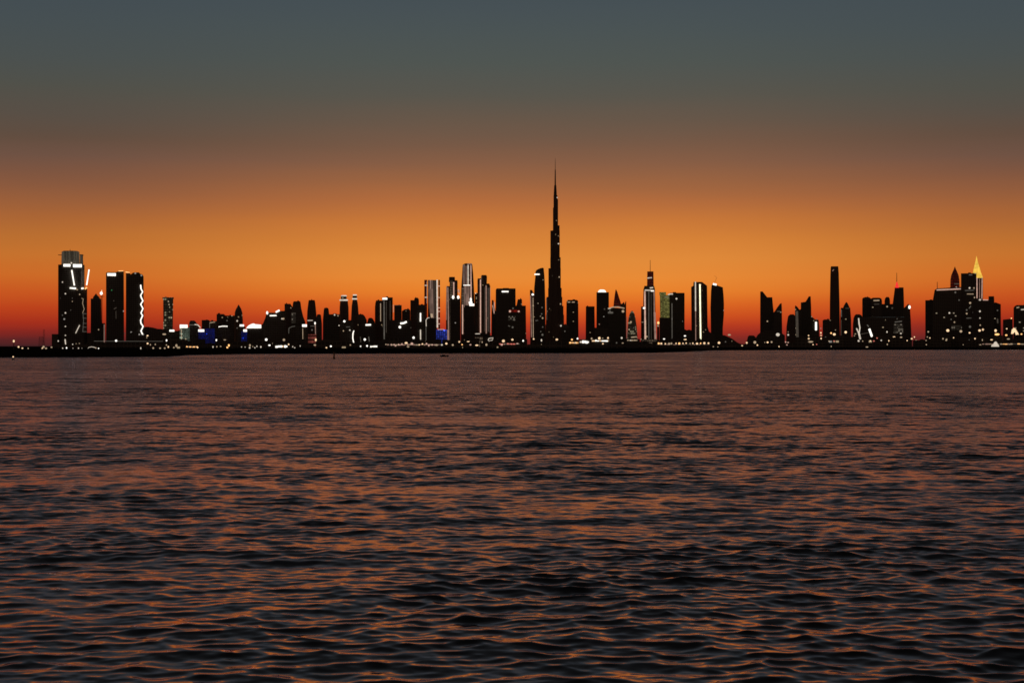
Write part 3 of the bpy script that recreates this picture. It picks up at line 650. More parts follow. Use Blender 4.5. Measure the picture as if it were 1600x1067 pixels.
b.strip([(1007.6,455),(1008.2,531)],2.2,'P'); b.strip([(1008.6,500),(1009,531)],1.6,'c'); b.strip([(1013.8,455),(1013.8,535)],1.0,'D'); b.strip([(1017.4,460),(1017.6,530)],.7,'d')
b.strip([(1022,455),(1022.4,490)],1.6,'p'); b.strip([(1022.8,488),(1024.2,534)],3.0,'p'); b.dot(1006.4,481.4,1.9,'W','floodlight',-2,1.6)
b.shaft([(530,1003,1027)],'tan',part='podium',depth=6,dy=-5)
b = Bld('office_tower', 5000, 'square tower whose upper half is lit olive yellow', 1038)
b.shaft([(496.4,1030.4,1046)],'k',depth=36); b.shaft([(456.4,1030.4,1040.6),(461,1030.4,1040.6),(461,1031,1045.6),(496.4,1031.4,1045.8)],'olv','box','lit_upper_floors',30,1,False)
b.strip([(1038,463.6),(1045.4,465)],1.0,'D')
T('service_tower', 4700, 'slim low block with an orange lamp between the masted tower and the olive lit tower', [(506,1026.6,1030)], 'h', cat='building', plant=False, F_=[('dot',1028.6,504.4,1.7,'O','floodlight',-1,2.2),('dot',1028.2,509,1.4,'c','floodlight')])
T('office_tower', 5100, 'broad flat topped dark tower with a tilted white sign on its left corner', [(457.6,1047,1069.4),(460,1045.6,1069.6)], 'k', F_=[('strip',[(1043.6,461),(1047,459.4),(1051.4,459.4)],1.9,'w','sign'),('dot',1057,466.8,1.4,'w'),('strip',[(1050,474),(1050.2,534)],1.0,'D'),('strip',[(1050,497),(1050.1,500)],1.6,'D')])
b = Bld('office_tower', 5250, 'stepped dark tower with a thin pink line and a thick yellow-white line down its front', 1092.5)
b.shaft([(440.6,1083.6,1097),(446.4,1083.4,1104.6),(448.4,1080,1104.8),(541,1080.6,1106)],'h',shape='slab',depth=38)
b.strip([(1086.7,440),(1086.9,486)],1.7,'w'); b.strip([(1086.9,486),(1087.2,534)],1.1,'p'); b.strip([(1093.6,444),(1094.8,536)],2.1,'K'); b.dot(1095,535.4,1.7,'W','floodlight',-1,3); b.strip([(1093,444.6),(1096,444.6)],1.4,'p')
b = Bld('barrel_tower', 5150, 'barrel shaped dark tower with a sloping roof and white roof lamp', 1120.5)
b.front([(1110.6,None),(1110.8,520),(1110.2,480),(1111,455),(1112,446),(1113.6,443.6),(1117,443.4),(1122,446.4),(1129.4,449),(1130.6,462),(1131.2,475),(1131,492),(1129.4,512),(1129,None)],'k',depth=40)
b.strip([(1114,443.6),(1119.6,445)],2.8,'W','floodlight'); b.strip([(1116,443),(1120,434),(1116.4,431)],.35,'met','crane_jib')
def mound(D, label, poly, name='low_building_group', cat='building', mat='f'):
    o = Bld(name, D, label, sum(p[0] for p in poly)/len(poly), cat)
    o.front([(poly[0][0], None)]+poly+[(poly[-1][0], None)], mat, 'block', 60); return o
mound(4600,'low sloped dark roof between the olive tower cluster and the thick lined tower',[(1069,514),(1073,516),(1077,515),(1083,517)],'sloped_hall')
mound(4550,'dark sloped roof falling right of the thick lined tower',[(1100,508),(1106,511),(1108,518),(1112,521),(1116,522)],'sloped_hall')
mound(4500,'dark wedge shaped roof descending right of the barrel tower',[(1126,523),(1133,524),(1144,529),(1152,535),(1162,539.5)],'sloped_hall')
mound(4500,'small dark humped roof in the wide gap right of the barrel tower',[(1166,537),(1168.6,526),(1170.6,524),(1178,524.2),(1180.6,527),(1183,531)],'small_hall')
# ------------------------------------------------------------------ right groups
b = Bld('slant_top_tower', 4900, 'dark tower with a sharp left peak and flat right half, taller of a facing pair', 1198)
b.front([(1187.8,None),(1188,455.6),(1191.4,455.2),(1196,460.8),(1198.6,464.4),(1206.6,464.4),(1207.4,474),(1208.6,486),(1209,None)],'k',depth=34); b.dot(1199,502,1.2,'c')
b = Bld('slant_top_tower', 4850, 'dark tower with a roof rising to the right, shorter of a facing pair', 1215)
b.front([(1208.8,None),(1208.8,488),(1210.6,486.4),(1214,481),(1218.6,474.6),(1221.2,473.6),(1221.6,480),(1222.4,None)],'f',depth=34); b.strip([(1214,486.6),(1218.6,486.4)],1.3,'d')
mound(4300,'low dark block at the foot of the facing slanted pair',[(1180,530),(1184,523),(1190,518),(1200,516),(1215,516),(1226,524)],'podium_block')
b = Bld('round_shouldered_block', 4800, 'dark block with a rounded left shoulder right of the facing slanted pair', 1236)
b.front([(1228,None),(1229,510),(1230.4,500),(1231.4,494),(1234.6,491.2),(1240,491),(1242.6,494),(1243,None)],'h',depth=30)
b = Bld('spiked_tower', 4850, 'slim dark tower with a small spike at its top left', 1247)
b.front([(1241.8,None),(1242.2,478.6),(1243.2,477.2),(1246,479.6),(1249,483.8),(1251.6,483),(1251.8,None)],'f',depth=26); b.strip([(1245,486),(1246,530)],4,'d','lit_bay',t=1)
b = Bld('slant_top_tower', 4950, 'dark tower with a flat left half and a peak at its right edge', 1259)
b.front([(1251.4,None),(1251.4,472.6),(1258.6,471.6),(1261.6,466.6),(1263.6,463.2),(1266.6,463),(1267.4,480),(1268,None)],'k',depth=34)
b = mound(4700,'dark block sloping down right of the peaked tower with a vertical white light bar',[(1266,490),(1270,496),(1274,499.4),(1279,499.6),(1280,510)],'sloped_hall'); b.strip([(1275,503),(1275,516)],2.9,'W'); b.dot(1276,499,.9,'D')
T('apartment_block', 4650, 'low dark block at the left foot of the tall square pillar tower', [(499,1288,1296),(500.6,1285.4,1298)], 'f', cat='building', F_=[('dot',1282.6,513,1,'p')])
b = Bld('pillar_tower', 5300, 'tall slim dark pillar tower, highest right of the needle skyscraper', 1304)
b.shaft([(416,1298.6,1309.6),(418.6,1298,1310),(428,1297.6,1310.6),(470,1296.8,1311.6),(541,1296.4,1312.6)],'h',depth=34); b.strip([(1300.8,423.6),(1303,421)],1.0,'p')
T('onion_topped_tower', 4900, 'dark tower with a small onion shaped peak right of the tall pillar tower', [(472,1322,1322.8),(474,1320.6,1324.4),(478,1318.4,1326.4),(481,1317.4,1327.6),(481,1314,1328.4),(500,1313,1329.8)], 'f', shape='slab', plant=False, F_=[('strip',[(1321,481.8),(1326.6,481.8)],1,'d'),('strip',[(1314.8,484),(1315,495)],1,'D'),('strip',[(1314.6,500),(1314.4,524)],.8,'d')])
T('arched_hall', 4500, 'dark arched block behind the white forked light beams', [(491,1338,1343),(492.6,1335.6,1346),(497,1333.8,1348),(506,1332.8,1349)], 'f', cat='building', shape='slab', plant=False)
b = Bld('light_sculpture', 3000, 'white forked branching light structure on the right bank', 1342, 'sculpture')
b.strip([(1341.6,497),(1342.4,506),(1343.6,512),(1342.4,520),(1344.6,530)],1.9,'w','beam'); b.strip([(1338.4,513),(1341.4,520),(1343.6,530)],1.7,'w','beam'); b.mast(1343.8,541,529,.8,.6,dy=0)
b = Bld('light_sculpture', 3000, 'thick white leaning light beam right of the forked one', 1361, 'sculpture')
b.strip([(1358.2,513.6),(1360.4,520),(1363.6,529)],3.2,'W','beam'); b.mast(1363.4,541,527,1.2,1.0,dy=0); b.strip([(1355,507.4),(1357.6,510.6)],1.6,'D','beam'); b.strip([(1346,522),(1358,519.6)],.7,'d','beam')
T('office_tower', 4950, 'dark flat topped tower at the left end of the wide right-hand mass', [(464,1352,1357),(465.4,1348.4,1359.6),(467,1347.4,1361)], 'k')
T('office_tower', 4900, 'dark domed tower with a small white bar under its roof', [(465.2,1364,1374),(466.6,1361,1377),(470,1361,1378)], 'f', shape='slab', plant=False, F_=[('strip',[(1365,469.6),(1374,469.4)],1.6,'c'),('strip',[(1366,475.4),(1373.6,475.2)],1,'d'),('dot',1377,498.6,1.4,'D'),('dot',1376,515.6,1.1,'D')])
T('apartment_tower', 4980, 'slim dark tower with a small round dome left of the red spired tower', [(464,1385,1388.4),(466,1383,1390),(470,1382.2,1390.6),(475,1382.2,1390.6),(475,1377.6,1396)], 'k', shape='slab', plant=False, F_=[('dot',1386.2,479,1.2,'c'),('dot',1394,481.4,1.4,'d')])
b = Bld('spired_tower', 5100, 'dark tower crowned by a red glowing spire base', 1403.5)
b.shaft([(449,1398.4,1411.6),(460,1397,1412),(475,1395,1412.4),(541,1394.6,1413)],'k',depth=36)
b.shaft([(440,1401,1402),(443,1400,1403),(446,1399.4,1403.8),(449.6,1398.2,1405)],'R','round','spire_base',14,2,False); b.mast(1401.3,441,426,.5,.3,dy=9)
b = Bld('slant_top_tower', 4850, 'dark tower with a peaked slanted top and a white lamp on its right edge', 1417)
b.front([(1411,None),(1411.8,482),(1415,479),(1419.2,474.6),(1421.6,477.6),(1423,500),(1424.6,None)],'f',depth=34); b.dot(1421,480,1.9,'W','floodlight',ry=2.8)
b = T('office_block', 4300, 'wide dark low block bearing a dim illegible sign, below the red spired tower', [(495,1380,1412),(496,1346,1412)], 'f', cat='building', F_=[('strip',[(1397.6,503.4),(1408.6,502)],1.2,'D','sign'),('strip',[(1400.4,498.4),(1402,498)],1.1,'D','sign'),('rect',1396,506,1410,520,'pan','lit_panel')])
b = T('apartment_tower', 4700, 'dark block at the left end of the rightmost mass', [(469,1446,1461)], 'k')
b = Bld('slab_tower', 4600, 'broad dark slab with a lit roof edge and a thin antenna', 1481)
b.front([(1457,None),(1458.4,468),(1461,453),(1463,451.6),(1465,450.6),(1501.4,448.6),(1501.6,None)],'g',depth=40)
b.strip([(1464,453),(1500.6,451.6)],1.6,'P','roof_light'); b.mast(1465,451,440,.5,.35)
for x,y,r,c in [(1483.4,489,1.3,'w'),(1486,499,1,'D'),(1491,503.4,1.2,'c'),(1498,469,1,'D'),(1492.4,457,1.4,'D')]: b.dot(x,y,r,c)
b.rect(1486,508,1502,516,'pan','lit_panel')
b = T('bullet_tower', 5000, 'dark bullet domed tower with a pointed tip and faint light band', [(416.4,1491.8,1492.4),(419.6,1490.8,1493.4),(424,1488.8,1495.4),(430,1486.4,1497.8),(437,1485.2,1499),(446,1485,1499.2)], 'dkr', shape='round', plant=False)
b.shaft([(442.8,1487.8,1498.8),(444.4,1487.8,1498.8)],'d','round','light_band',26,-1,False); b.dot(1494.4,450.4,1.4,'W','floodlight',ry=2)
b = T('office_tower', 4750, 'dark square tower speckled with windows left of the yellow spire', [(427,1502,1525.4)], 'g', F_=[('dot',1515,450,1.3,'w'),('dot',1521.6,450.2,1.1,'c'),('strip',[(1511,459.4),(1521,459.6)],.9,'c'),('strip',[(1508,454),(1522,453.6)],.8,'D'),('dot',1522.4,465,1,'c'),('dot',1515.8,473.4,1.6,'c'),('strip',[(1514,482),(1517,478)],1.2,'D'),('dot',1510.6,484.4,1.3,'D'),('dot',1510.6,490,1.3,'c'),('strip',[(1510,497.2),(1517.6,497)],.8,'D'),('dot',1515.6,510.6,1.8,'D'),('strip',[(1514,429.6),(1519,429.6)],1.4,'D')])
b = Bld('spire_tower', 5200, 'tower with a brilliant yellow pyramid spire and pink edge lines', 1527)
b.shaft([(434,1521,1535.6)],'h',depth=32)
D = 5200; k = D/F
MB().rings([[(PX(cx, D)+hx*sx*k, D+16+hx*sy*k, PZ(y, D)) for sx, sy in ((-1,-1),(1,-1),(1,1),(-1,1))] for y, cx, hx in
            ((434.4,1527,8.7),(426,1526.6,6.2),(418,1526.3,4.2),(411,1526.1,2.4),(405,1526,1.1),(400,1526,.35))]).build('pyramid_spire','Y',b.o,b.loc)  # uneven floodlight on the spire is put into its emission
b.strip([(1526.6,434),(1526.6,466)],1.3,'P'); b.strip([(1534.4,434),(1534,467)],1.1,'P'); b.strip([(1530.6,436),(1530.6,466)],.8,'p')
b = T('office_block', 4500, 'wide dark block with a raised roof box right of the yellow spire', [(463,1544.4,1552.6),(468.6,1544.4,1553),(468.8,1520.6,1553)], 'k', shape='slab', F_=[('strip',[(1535.8,468.6),(1543.6,468.8)],1.4,'P','roof_light'),('dot',1531.4,468.4,1.8,'w','floodlight',-1,1.3),('dot',1531.3,486.4,1.4,'w'),('dot',1531.4,497,1,'w'),('dot',1531.8,508,1.1,'c')], plant=False)
b = Bld('apartment_tower', 4550, 'dark block with a sloping roof at the right end of the yellow spire mass', 1559)
b.front([(1553.2,None),(1553.2,473),(1556,472.4),(1560,474),(1563.6,475.4),(1564,None)],'g',depth=30); b.dot(1558.6,485,1.1,'D'); b.strip([(1558.6,498),(1559,505)],2,'d'); b.dot(1549.6,510,1.1,'d')
T('office_block', 4400, 'low dark block with uneven roof boxes between the yellow spire mass and the edge block', [(498,1578,1581.4),(499.4,1567.4,1582)], 'h', cat='building', F_=[('dot',1580,497.4,1,'O')])
T('apartment_tower', 4450, 'dark arched roof block cut by the right edge of the view', [(476.6,1589,1604),(478.4,1586,1611),(481,1584.4,1616)], 'g', shape='slab', plant=False, F_=[('strip',[(1589,480.8),(1593,480)],1.4,'c'),('strip',[(1595.6,483.8),(1600,483.6)],1.4,'w')])
T('office_block', 4200, 'low dark block out along the far right bank', [(505,1610,1640)], 'f', cat='building')
T('office_tower', 4800, 'plain dark tower further along the far right bank', [(486,1650,1668)], 'k')
# distant towers at far left; open lattice imitates their fading in haze
for i, (x, y0, w) in enumerate(((64.5, 526, 9), (68.6, 515, 3))):
    D = 6500; b = Bld('hazy_lattice_tower', D, ('broad tower at the far left, its haze imitated by open lattice', 'slim tower, taller of two at far left, its haze imitated by open lattice')[i], x, 'mast')
    m = MB(); z0, z1 = GZ, PZ(y0, D); hw = w*.5*D/F; n = 7; cx = PX(x, D)
    for sx in (-1, 1):
        for sy in (0, 1): m.bar((cx+sx*hw, D+sy*hw*2, z0), (cx+sx*hw*.6, D+sy*hw*2, z1), .55, .55)
    for j in range(n):
        za, zb = z0+(z1-z0)*j/n, z0+(z1-z0)*(j+1)/n
        m.bar((cx-hw*.9, D, za), (cx+hw*.8, D, zb), .5, .5); m.bar((cx+hw*.9, D, za), (cx-hw*.8, D, zb), .5, .5); m.bar((cx-hw*.9, D, zb), (cx+hw*.9, D, zb), .5, .5)
    m.build('haze_lattice', 'conc', b.o, b.loc)

# ------------------------------------------------------------------ waterfront: low blocks, lamps
LM = [(60,'the empty far left shore'),(113,'the round crowned tower'),(152,'the slim pointed tower'),(180,'the white signed left twin'),(210,'the squiggle tower'),(245,'the stepped low block'),
      (262,'the lone mottled slab'),(289,'the pale green block'),(322,'the blue blocks'),(350,'the stepped dark block'),(372,'the pointed arch tower'),(398,'the white curved roof'),(430,'the slant sided block'),
      (465,'the left flared tower'),(488,'the red lit front'),(520,'the knobbed top tower'),(546,'the twin banded towers'),(580,'the small domed block'),(605,'the white signed line tower'),(640,'the round shouldered tower'),
      (676,'the framed pink tower'),(706,'the drum topped tower'),(731,'the tallest lit tower'),(756,'the cream lined tower'),(790,'the square topped tower'),(815,'the red banded block'),(843,'the curved top tower'),
      (868,'the needle skyscraper'),(895,'the rounded shoulders tower'),(921,'the plain brown tower'),(942,'the white domed tower'),(965,'the red cone tower'),(988,'the bullet building'),(1015,'the masted tower'),
      (1038,'the olive lit tower'),(1058,'the tilted sign tower'),(1092,'the thick lined tower'),(1120,'the barrel tower'),(1145,'the wedge roof'),(1172,'the small humped roof'),(1198,'the facing slanted pair'),
      (1236,'the rounded left shoulder block'),(1260,'the right-peaked tower'),(1280,'the vertical light bar'),(1304,'the tall pillar tower'),(1322,'the onion peak'),(1343,'the forked light beams'),(1364,'the leaning light beam'),
      (1386,'the small dome tower'),(1403,'the red spired tower'),(1420,'the lamp edged peak'),(1452,'the rightmost mass left end'),(1480,'the antenna slab'),(1505,'the window speckled tower'),(1528,'the yellow spire'),
      (1553,'the sloping roof block'),(1575,'the uneven roof boxes'),(1598,'the arched roof edge block')]
def near(x): return min(LM, key=lambda l: abs(l[0]-x))[1]
ORD = ['leftmost', 'second from left', 'third from left', 'fourth from left', 'fifth from left', 'sixth from left', 'seventh from left', 'eighth from left', 'ninth from left', 'tenth from left', 'eleventh from left', 'twelfth from left', 'thirteenth from left', 'fourteenth from left', 'fifteenth from left', 'sixteenth from left']
def label_all(items):
    """items: (object, x, stem). equal stems get their order from the left"""
    g = {}
    for o, x, s in items: g.setdefault(s, []).append((x, o))
    for s, l in g.items():
        l.sort(key=lambda t: t[0])
        for i, (x, o) in enumerate(l):
            if len(l) == 1: o['label'] = s
            elif len(l) == 2: o['label'] = s+(', the left one', ', the right one')[i]
            else: o['label'] = s+(', the rightmost' if i == len(l)-1 else ', '+ORD[i])

def low_top(x):
    if x < 80: return None
    if 1138 < x < 1186: return (536.5, 539)
    if 1424 < x < 1446: return (528.5, 531)
    if 1224 < x < 1229: return (530, 533)
    if x > 1440: return (521, 533)
    if x > 1130: return (524, 534)
    if x < 225: return (534, 539)
    return (528, 537)
items = []; x = 84.0
while x < 1640:
    w = random.uniform(7, 19); r = low_top(x+w/2)
    for gx0, gx1 in ((1224.5, 1229), (1424.6, 1445), (1140, 1186), (1131, 1140)):
        if x < gx1 and x+w > gx0:
            r = (536, 539) if gx0 != 1424.6 else (528.6, 531); 
    D = shore_D(x)*1.0+random.uniform(260, 620)
    if 690 < x < 700: pass
    yt = random.uniform(*r)
    D = min(max(D, 1100), 2500) if x > 225 else random.uniform(1300, 1900)
    k = D/F
    b = Bld('low_rise_block', D, '', x+w/2, 'building', 'low dark blocks behind the waterfront')
    st = random.choice((0, 1, 2))
    if st == 0: b.shaft([(yt, x, x+w)], 'f', part='block', depth=14)
    elif st == 1: b.shaft([(yt, x+w*.35, x+w*.8), (yt+1.4, x+w*.35, x+w*.8), (yt+1.4, x, x+w)], 'k', 'slab', 'block', 14)
    else: b.front([(x, None), (x, yt+1), (x+w*.5, yt), (x+w, yt+1.2), (x+w, None)], 'f', 'block', 16)
    items.append((b.o, x+w/2, 'low dark unlit block below '+near(x+w/2)))
    x += w*random.uniform(.85, 1.1)
label_all(items)

# lamps and lit patches along the bank: x, y, radius, colour (, height ratio)
LP = [(21.5,533,1.9,'C',1.4),(29,542,1.7,'C'),(35,544,1.6,'C',.7),(44,545.2,1.6,'C',1.2),(66,546,1.3,'C',1.5),(68,542,1.9,'O'),(72,544.4,1.7,'C',.8),(80.5,542.6,2.3,'O',.8),(91,532.8,1.3,'W'),(98,544,1.3,'W'),
 (104,543.6,1.4,'W',1.5),(113.5,538,1.1,'w'),(119,537,1.2,'c',.6),(124,536.6,1.2,'c',.6),(122.6,544,1.2,'W',1.3),(128,544.6,.9,'w'),(114,545,.8,'w'),(149.6,543.6,1.1,'w'),(154,546.4,1.5,'W'),(181.4,532.4,1.9,'W',.9),
 (220,544.6,1.4,'W',1.9),(230.5,524.4,2.1,'C',.7),(230.6,536.6,1.6,'C',.9),(256.6,522.2,3.4,'C',.42),(260.2,531.8,1.8,'W',1.6),(235,538.6,1.2,'c',1.6),(242.6,538,1.2,'c',1.4),(239.4,543.8,1.7,'c'),(250.2,544.6,1.7,'C',.7),(257.4,544,1.5,'c'),
 (263,542,1.7,'C',1.5),(260,539,1.2,'c'),(271.6,543,1.4,'C'),(275.6,540,1.9,'C',1.4),(292,541.6,1.9,'O',.9),(308.8,543,1.7,'C'),(332.8,542,1.1,'w',1.5),(338.8,541.6,1.2,'w',1.3),(344.8,541.2,1.7,'c',.7),(338,531.4,1.5,'W',1.6),
 (350.6,531,1.8,'c',.6),(357.6,539.6,1.8,'O',1.3),(355.2,542.8,1.8,'O',.8),(377.4,542,1.5,'w',.8),(383,542.2,1.4,'w',.7),(390.5,539.4,1.8,'C',1.3),(395,541.4,1.1,'C'),(390,546.2,1.5,'w'),(398.2,546.8,1.4,'w'),
 (401.4,541,1.1,'w',1.6),(407.6,542,1.3,'w',1.5),(416,530.6,2.2,'W'),(421,539.4,2.2,'W',.6),(443.6,531,2.2,'C'),(451,538,1.7,'C'),(457.4,541.6,1.3,'w',1.4),(469,540.6,1.2,'w',1.7),(460.4,547,1.7,'w',.7),(493.4,531,1.7,'C',1.6),
 (492,539,2.2,'C',.6),(510,543.4,1.4,'C'),(517,541,1.7,'W',.9),(547.4,539,1.3,'w'),(563.4,541,1.7,'W'),(570,530.4,2.2,'W'),(573.6,540.4,1.5,'W',1.2),(603,538,1.5,'c',1.3),(606.6,538.6,1.2,'c'),(611.2,538.6,1.3,'P',1.8),
 (618,540.4,1.7,'P',.6),(622.6,538.4,1.2,'P',1.5),(628,537.4,1.6,'P',.9),(634.6,535.8,3.2,'C',.6),(637.6,541.6,3.0,'C',.6),(643.6,537,2.4,'P',.9),(655,538.6,1.6,'C'),(660,537.4,1.8,'C',.8),(666.4,537,1.5,'P'),(670,540,1.6,'P',1.2),
 (675.4,538.8,2.2,'P',.7),(682,539,2.6,'C',.6),(690.4,538.8,1.9,'w',.8),(697.4,536.8,2.2,'C',.8),(707.4,539,2.3,'C',.9),(717.6,534,1.7,'C'),(722,538.4,1.7,'O',.8),(731.6,533.6,3.5,'C',.35),(735,538.6,1.9,'P',.7),(745,539.4,3,'C',.4),(753.4,534.6,1.4,'C',1.7),
 (760,538.6,1.7,'C',1.2),(786.6,532.8,2.4,'C',.95),(784,538.6,2,'P',.8),(793.4,537,2.2,'Q',.6),(800.6,530.6,2.3,'C',.8),(808.4,536.8,2.2,'P',.5),(817.4,532.4,2.1,'W',1.1),(833.8,529.6,1.4,'C'),(846,531.6,1.4,'W',1.8),(846,538,.7,'c',1.6),
 (870,530.4,3,'C',.75),(893.6,530.6,1.9,'O'),(902.4,529,1.5,'W'),(924.4,529,1.7,'C',1.2),(936.4,528.4,2.2,'C',1.1),(950,528,1.8,'C',1.1),(942,537,1.5,'C',.8),(971.4,528,2.1,'W',1.1),(963.4,535.6,1.6,'D'),(973,536,2.6,'w',.4),
 (1001.6,530,.9,'c',1.6),(1010.4,525.8,2.2,'C',.8),(1037.6,529.6,2.5,'W',.55),(1070.2,524.8,2.6,'W',.6),(1070.6,530.4,2.4,'C',.55),(1123.4,535.6,2.2,'C',.95),(1133.6,534,1.4,'D'),(1114.6,541.6,1.3,'c',.7),(1121.6,541.8,1.1,'c'),
 (1139.6,523.2,4.0,'C',.5),(1159.6,540,1.8,'C',.6),(1166.8,535.6,1.8,'C'),(1179.4,534.8,2.4,'C'),(1183.4,539.2,1.3,'C'),(1195,535,1,'c'),(1199.4,534.8,1.6,'C',.8),(1205.6,534.4,1.5,'C'),(1215.4,522.8,3.4,'W',.85),(1231.6,523.2,2.3,'W'),
 (1217.2,541.4,1.3,'C',1.1),(1227.6,534.4,1.2,'P'),(1231.4,535,1.4,'P',.6),(1229.6,538.8,1.6,'P',.6),(1263.4,524.2,1.3,'C'),(1263.6,529,1.4,'C',1.3),(1266.6,534,4.6,'C',.32),(1270.4,538.4,1.5,'C'),(1276,538,1.2,'Q',.8),(1282.6,520,1.2,'C',1.2),(1282.8,524.2,1.2,'C'),
 (1283,528.8,1.3,'C',1.3),(1290,526.4,1.6,'D',.6),(1295.4,533,2.1,'C',.7),(1298.6,520.4,2.1,'O',1),(1303.6,522.4,2.7,'C',.8),(1305.4,515.6,1,'c'),(1303.4,532.8,2.1,'Q',.7),(1298.8,541.2,1,'c',1.3),(1321.4,519,2.1,'C'),(1335,524.6,1.8,'c',.6),
 (1341.6,532.6,1.9,'W',1),(1348,533,1.5,'c'),(1360,532.6,1.7,'C',.9),(1365.4,532.8,2.2,'Q',.6),(1370.4,528.2,1.8,'Q',.9),(1377,531.8,1.7,'W',1),(1386,518.6,1.7,'W',1.3),(1388.8,532.4,1.2,'C',1.5),(1386.4,538,1,'c',1.2),(1397,526.2,3.4,'C',.3),
 (1407.6,521,2.1,'W',.9),(1408,527,2.2,'C',.6),(1417.4,532,1.1,'C',1.6),(1424.6,529.2,1.6,'C',.8),(1428.8,526.6,1.5,'C',1.1),(1354.6,542.8,3.2,'C',.38),
 (1450.4,518.4,1.4,'c',.9),(1449,526.4,1.4,'C',.8),(1453,528,1.6,'C',.9),(1447,531.8,1.1,'c'),(1447.4,538.4,1.1,'c'),(1473.4,529.2,1.6,'C'),(1478.4,531.6,1.2,'c'),(1490,527.6,1.4,'C'),(1481,516.4,2.6,'C',.9),(1501.4,517.6,2.3,'O',.9),
 (1515,520,2.4,'C',.85),(1505,538.6,1.1,'C'),(1514.4,531,1,'D'),(1523.4,529,1.8,'C'),(1535,531.2,1.2,'C',1.8),(1530.6,516.4,2.2,'C',.9),(1535.8,515,2,'C',1),(1555.6,516.6,2.1,'C',1.2),(1558,522.4,4.6,'O',.4),(1573,513.6,2,'C',.7),
 (1572.4,523.6,2.5,'O',.7),(1575.6,529.6,3.5,'O',.4),(1549.4,530.8,3.2,'C',.5),(1568,541,4.2,'O',.45),(1573,536,1.6,'O',1),(1582,515.6,2.4,'C',1.2),(1588,521,1.7,'C',1.6),(1596,522,1.6,'O',.7),(1581,538,2.4,'c',.4),(1532,538.6,3,'c',.25)]
CN = {'W':'bright white','w':'small white','C':'cream','c':'dim cream','D':'faint grey','O':'orange','P':'pink','R':'red','Q':'pinkish red','d':'faint'}
items = []
hd = MB().ball((0,0,0), 1, 1, 1, 10, 6)
base_mesh = {}
def lamp(x, y, r, c, ratio=1.0, D=None):
    sd = shore_D(x)
    if D is None:
        D = sd+random.uniform(60, 200) if y > 534 else sd+random.uniform(170, 240)
        if y > 534: D = min(D, sd+200)
        if y > 541.2:                        # near the water's edge
            D = sd+random.uniform(22, 60)
    z = PZ(y, D); k = D/F
    if z < GZ+.6: z = GZ+.6
    gz = GZ
    o = bpy.data.objects.new('street_lamp', None); COL.objects.link(o)
    X0 = PX(x, D); o.location = (X0, D, gz); tag(o, category='street lamp', group='lamps along the waterfront')
    r *= random.uniform(.58, .95); c = {'W':'Ww','C':'CCc','w':'wwc','O':'OOc'}.get(c, c); c = random.choice(c); hx = r*k; hz = r*ratio*k
    MB().tube([(0,0,-.4),(0,0,z-gz)], [.22,.12], 6).build('pole','met',o)
    q = MB().ball((0,0,0), hx, min(hx, .9), hz, 10, 6)
    MB.build(q, 'lamp_head', c, o).location = (0, 0, z-gz)
    shp = 'wide' if ratio < .65 else ('tall' if ratio > 1.35 else 'round')
    items.append((o, x, f"{CN[c]} {shp} lamp below {near(x)}" if y < 541.3 else f"{CN[c]} {shp} lamp by the water below {near(x)}"))
for l in LP: lamp(*l[:4], *(l[4:] or ()))
# even row of warm promenade lamps
n0 = len(items)
for i in range(15):
    lamp(1028+i*5.55+random.uniform(-1.3, 1.3), 536.6+random.uniform(-.5, .5), random.uniform(1.4, 2.6), 'C' if i % 3 else 'O', random.uniform(.8, 1.1), 1350)
for i in range(n0, len(items)): items[i] = (items[i][0], items[i][1], 'warm lamp in the even promenade row below the masted to barrel towers'); items[i][0]['group'] = 'even row of promenade lamps'
label_all(items)

# lit pavilions on the bank
def pav(x0, x1, y0, y1, D, label, mats='W', seed=1):
    rd = random.Random(seed)
    b = Bld('waterfront_pavilion', D, label, (x0+x1)/2, 'building')
    b.shaft([(y0-1.6, x0-1.5, x1+1.5)], 'conc', part='hall', depth=12)
    x = x0
    while x < x1-.6:
        w = rd.uniform(1.5, 4.0); e = min(x+w, x1)
        b.rect(x, y0+rd.uniform(0, (y1-y0)*.35), e, y1-rd.uniform(0, (y1-y0)*.3), rd.choice(mats), 'lit_window', .8, None, -.5)
        x = e+rd.choice((0.0, 0.0, .5))
pav(430.5, 449, 538.8, 543.4, 1120, 'low pavilion glowing creamy white below the slant sided block', 'WWC', 2)
pav(578.6, 589.4, 540, 542.8, 1180, 'low strip of white lit shopfront below the small domed block', 'W', 3)
pav(889.6, 903.4, 534.2, 537, 1250, 'low orange-white lit shopfront below the rounded shoulders tower', 'OC', 4)
pav(906, 920, 532, 536.6, 1260, 'uneven white lit building below the plain brown tower', 'WWw', 5)
pav(925, 951, 531, 533.8, 1280, 'long cream lit terrace below the white domed tower', 'WCC', 6)
pav(980, 996, 530.8, 532.6, 1290, 'thin dim lit strip below the bullet building', 'cw', 7)
pav(292, 309, 541, 542.8, 1150, 'dim orange lit frontage below the blue blocks', 'cOc', 8)
pav(605, 690, 537.4, 539.6, 1150, 'long reddish lit frontage from the line tower to the framed tower', 'pPpcd', 9)
pav(780, 812, 536.6, 538.4, 1200, 'dim reddish lit frontage below the red banded block', 'pQpdd', 10)
pav(1026, 1108, 537.8, 538.8, 1400, 'long faint pink lit quay wall under the even promenade lamps', 'pd', 11)
pav(1536, 1600, 536.6, 538.4, 2050, 'long dim orange lit frontage below the sloping roof block', 'cpOd', 12)
b = Bld('event_tent', 2000, 'brilliant white peaked tent at the right end of the shore', 1555.5, 'tent')
b.front([(1549,541.6),(1549.6,539),(1552,537.6),(1553.6,534.8),(1555.4,533.4),(1557.4,534.4),(1558.6,537),(1560.6,539.4),(1561,541.6)], 'w', 'canopy', 12)
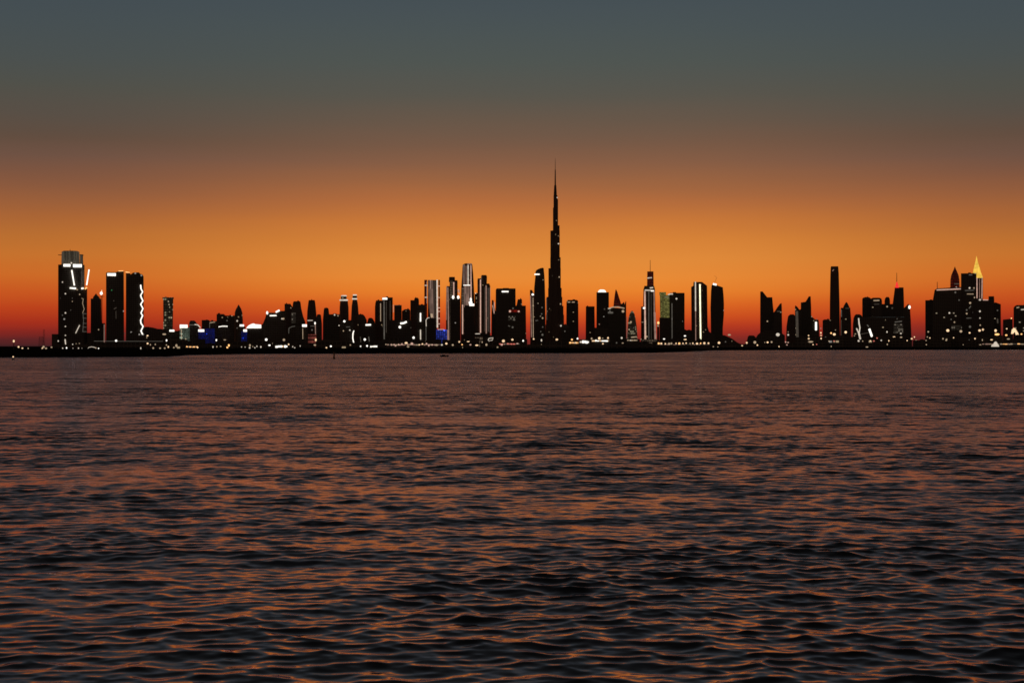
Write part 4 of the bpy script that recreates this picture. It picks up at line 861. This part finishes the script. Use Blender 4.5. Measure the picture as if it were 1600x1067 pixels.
b.rect(1548.4, 541.6, 1561.6, 542.6, 'conc', 'base', 12, None, 0)
b = Bld('event_tent', 2080, 'smaller cream lit leaning tent left of the right edge', 1586, 'tent')
b.front([(1580,521.6),(1581,516),(1584,512),(1587,514),(1592,522.6),(1590,523),(1585,518.6),(1583,521.6)], 'C', 'canopy', 4)
b.mast(1583, 541, 520, .5, .4, dy=1); b.mast(1591, 541, 522, .4, .4, dy=1)
b = Bld('footbridge', 1200, 'small arched footbridge with a pale lit rail by the left shore', 143, 'bridge')
b.strip([(137,545),(139,542.6),(143,541.8),(147,542.4),(150,544),(154,546)], .8, 'w', 'rail', t=.3); b.strip([(136.6,545.8),(143,543.2),(154,546.6)], .9, 'conc', 'deck')

# ------------------------------------------------------------------ on the water
def channel_marker(x, yb, yt):
    D = CAMH*F/(yb-HY); k = D/F; X0 = PX(x, D)
    o = bpy.data.objects.new('channel_marker', None); COL.objects.link(o); o.location = (X0, D, 0)
    tag(o, label='thin black channel marker post standing in the water near the far shore', category='marker post')
    MB().tube([(0,0,-1.5),(0,0,PZ(yt, D)*.8)], [.26,.22], 8).build('post','met',o)
    MB().tube([(0,0,PZ(yt, D)*.78),(0,0,PZ(yt, D)*1.0)], [.34,.34], 8).build('topmark','met',o)
    MB().tube([(0,0,-.2),(0,0,.35)], [.45,.4], 8).build('collar','met',o)
channel_marker(522, 560.5, 549.5)
def boat(x, yb, label, L_=5.5):
    D = CAMH*F/(yb-HY); o = bpy.data.objects.new('small_boat', None); COL.objects.link(o); o.location = (PX(x, D), D, 0)
    tag(o, label=label, category='boat')
    rings = []
    for t in (-1,-.8,-.3,.3,.7,.95,1):
        w = .85*(1-max(0, t)**2.5) if t > -.9 else .7; w = max(w, .04); h_ = .45+.25*max(0, t)**2
        rings.append([(t*L_/2, -w, h_), (t*L_/2, -w*.6, -.15), (t*L_/2, w*.6, -.15), (t*L_/2, w, h_)])
    MB().rings(rings).build('hull','met',o)
    MB().box(-.8,.1,-.45,.45,.42,.8).build('console','conc',o)
    MB().box(-1.8,-1.6,-.2,.2,.1,.7).build('outboard_motor','met',o)
boat(694.5, 557.2, 'tiny low dark boat on the water below the drum topped tower', 3.2)
D = CAMH*F/(562.5-HY); o = bpy.data.objects.new('buoy', None); COL.objects.link(o); o.location = (PX(20.6, D), D, 0)
tag(o, label='small buoy with a pale light floating off the far left shore', category='buoy')
MB().ball((0,0,.1), .4, .4, .3).build('float','met',o); MB().tube([(0,0,.3),(0,0,.9)], [.06,.05]).build('post','met',o); MB().ball((0,0,.95), .22, .22, .2).build('lamp','C',o)
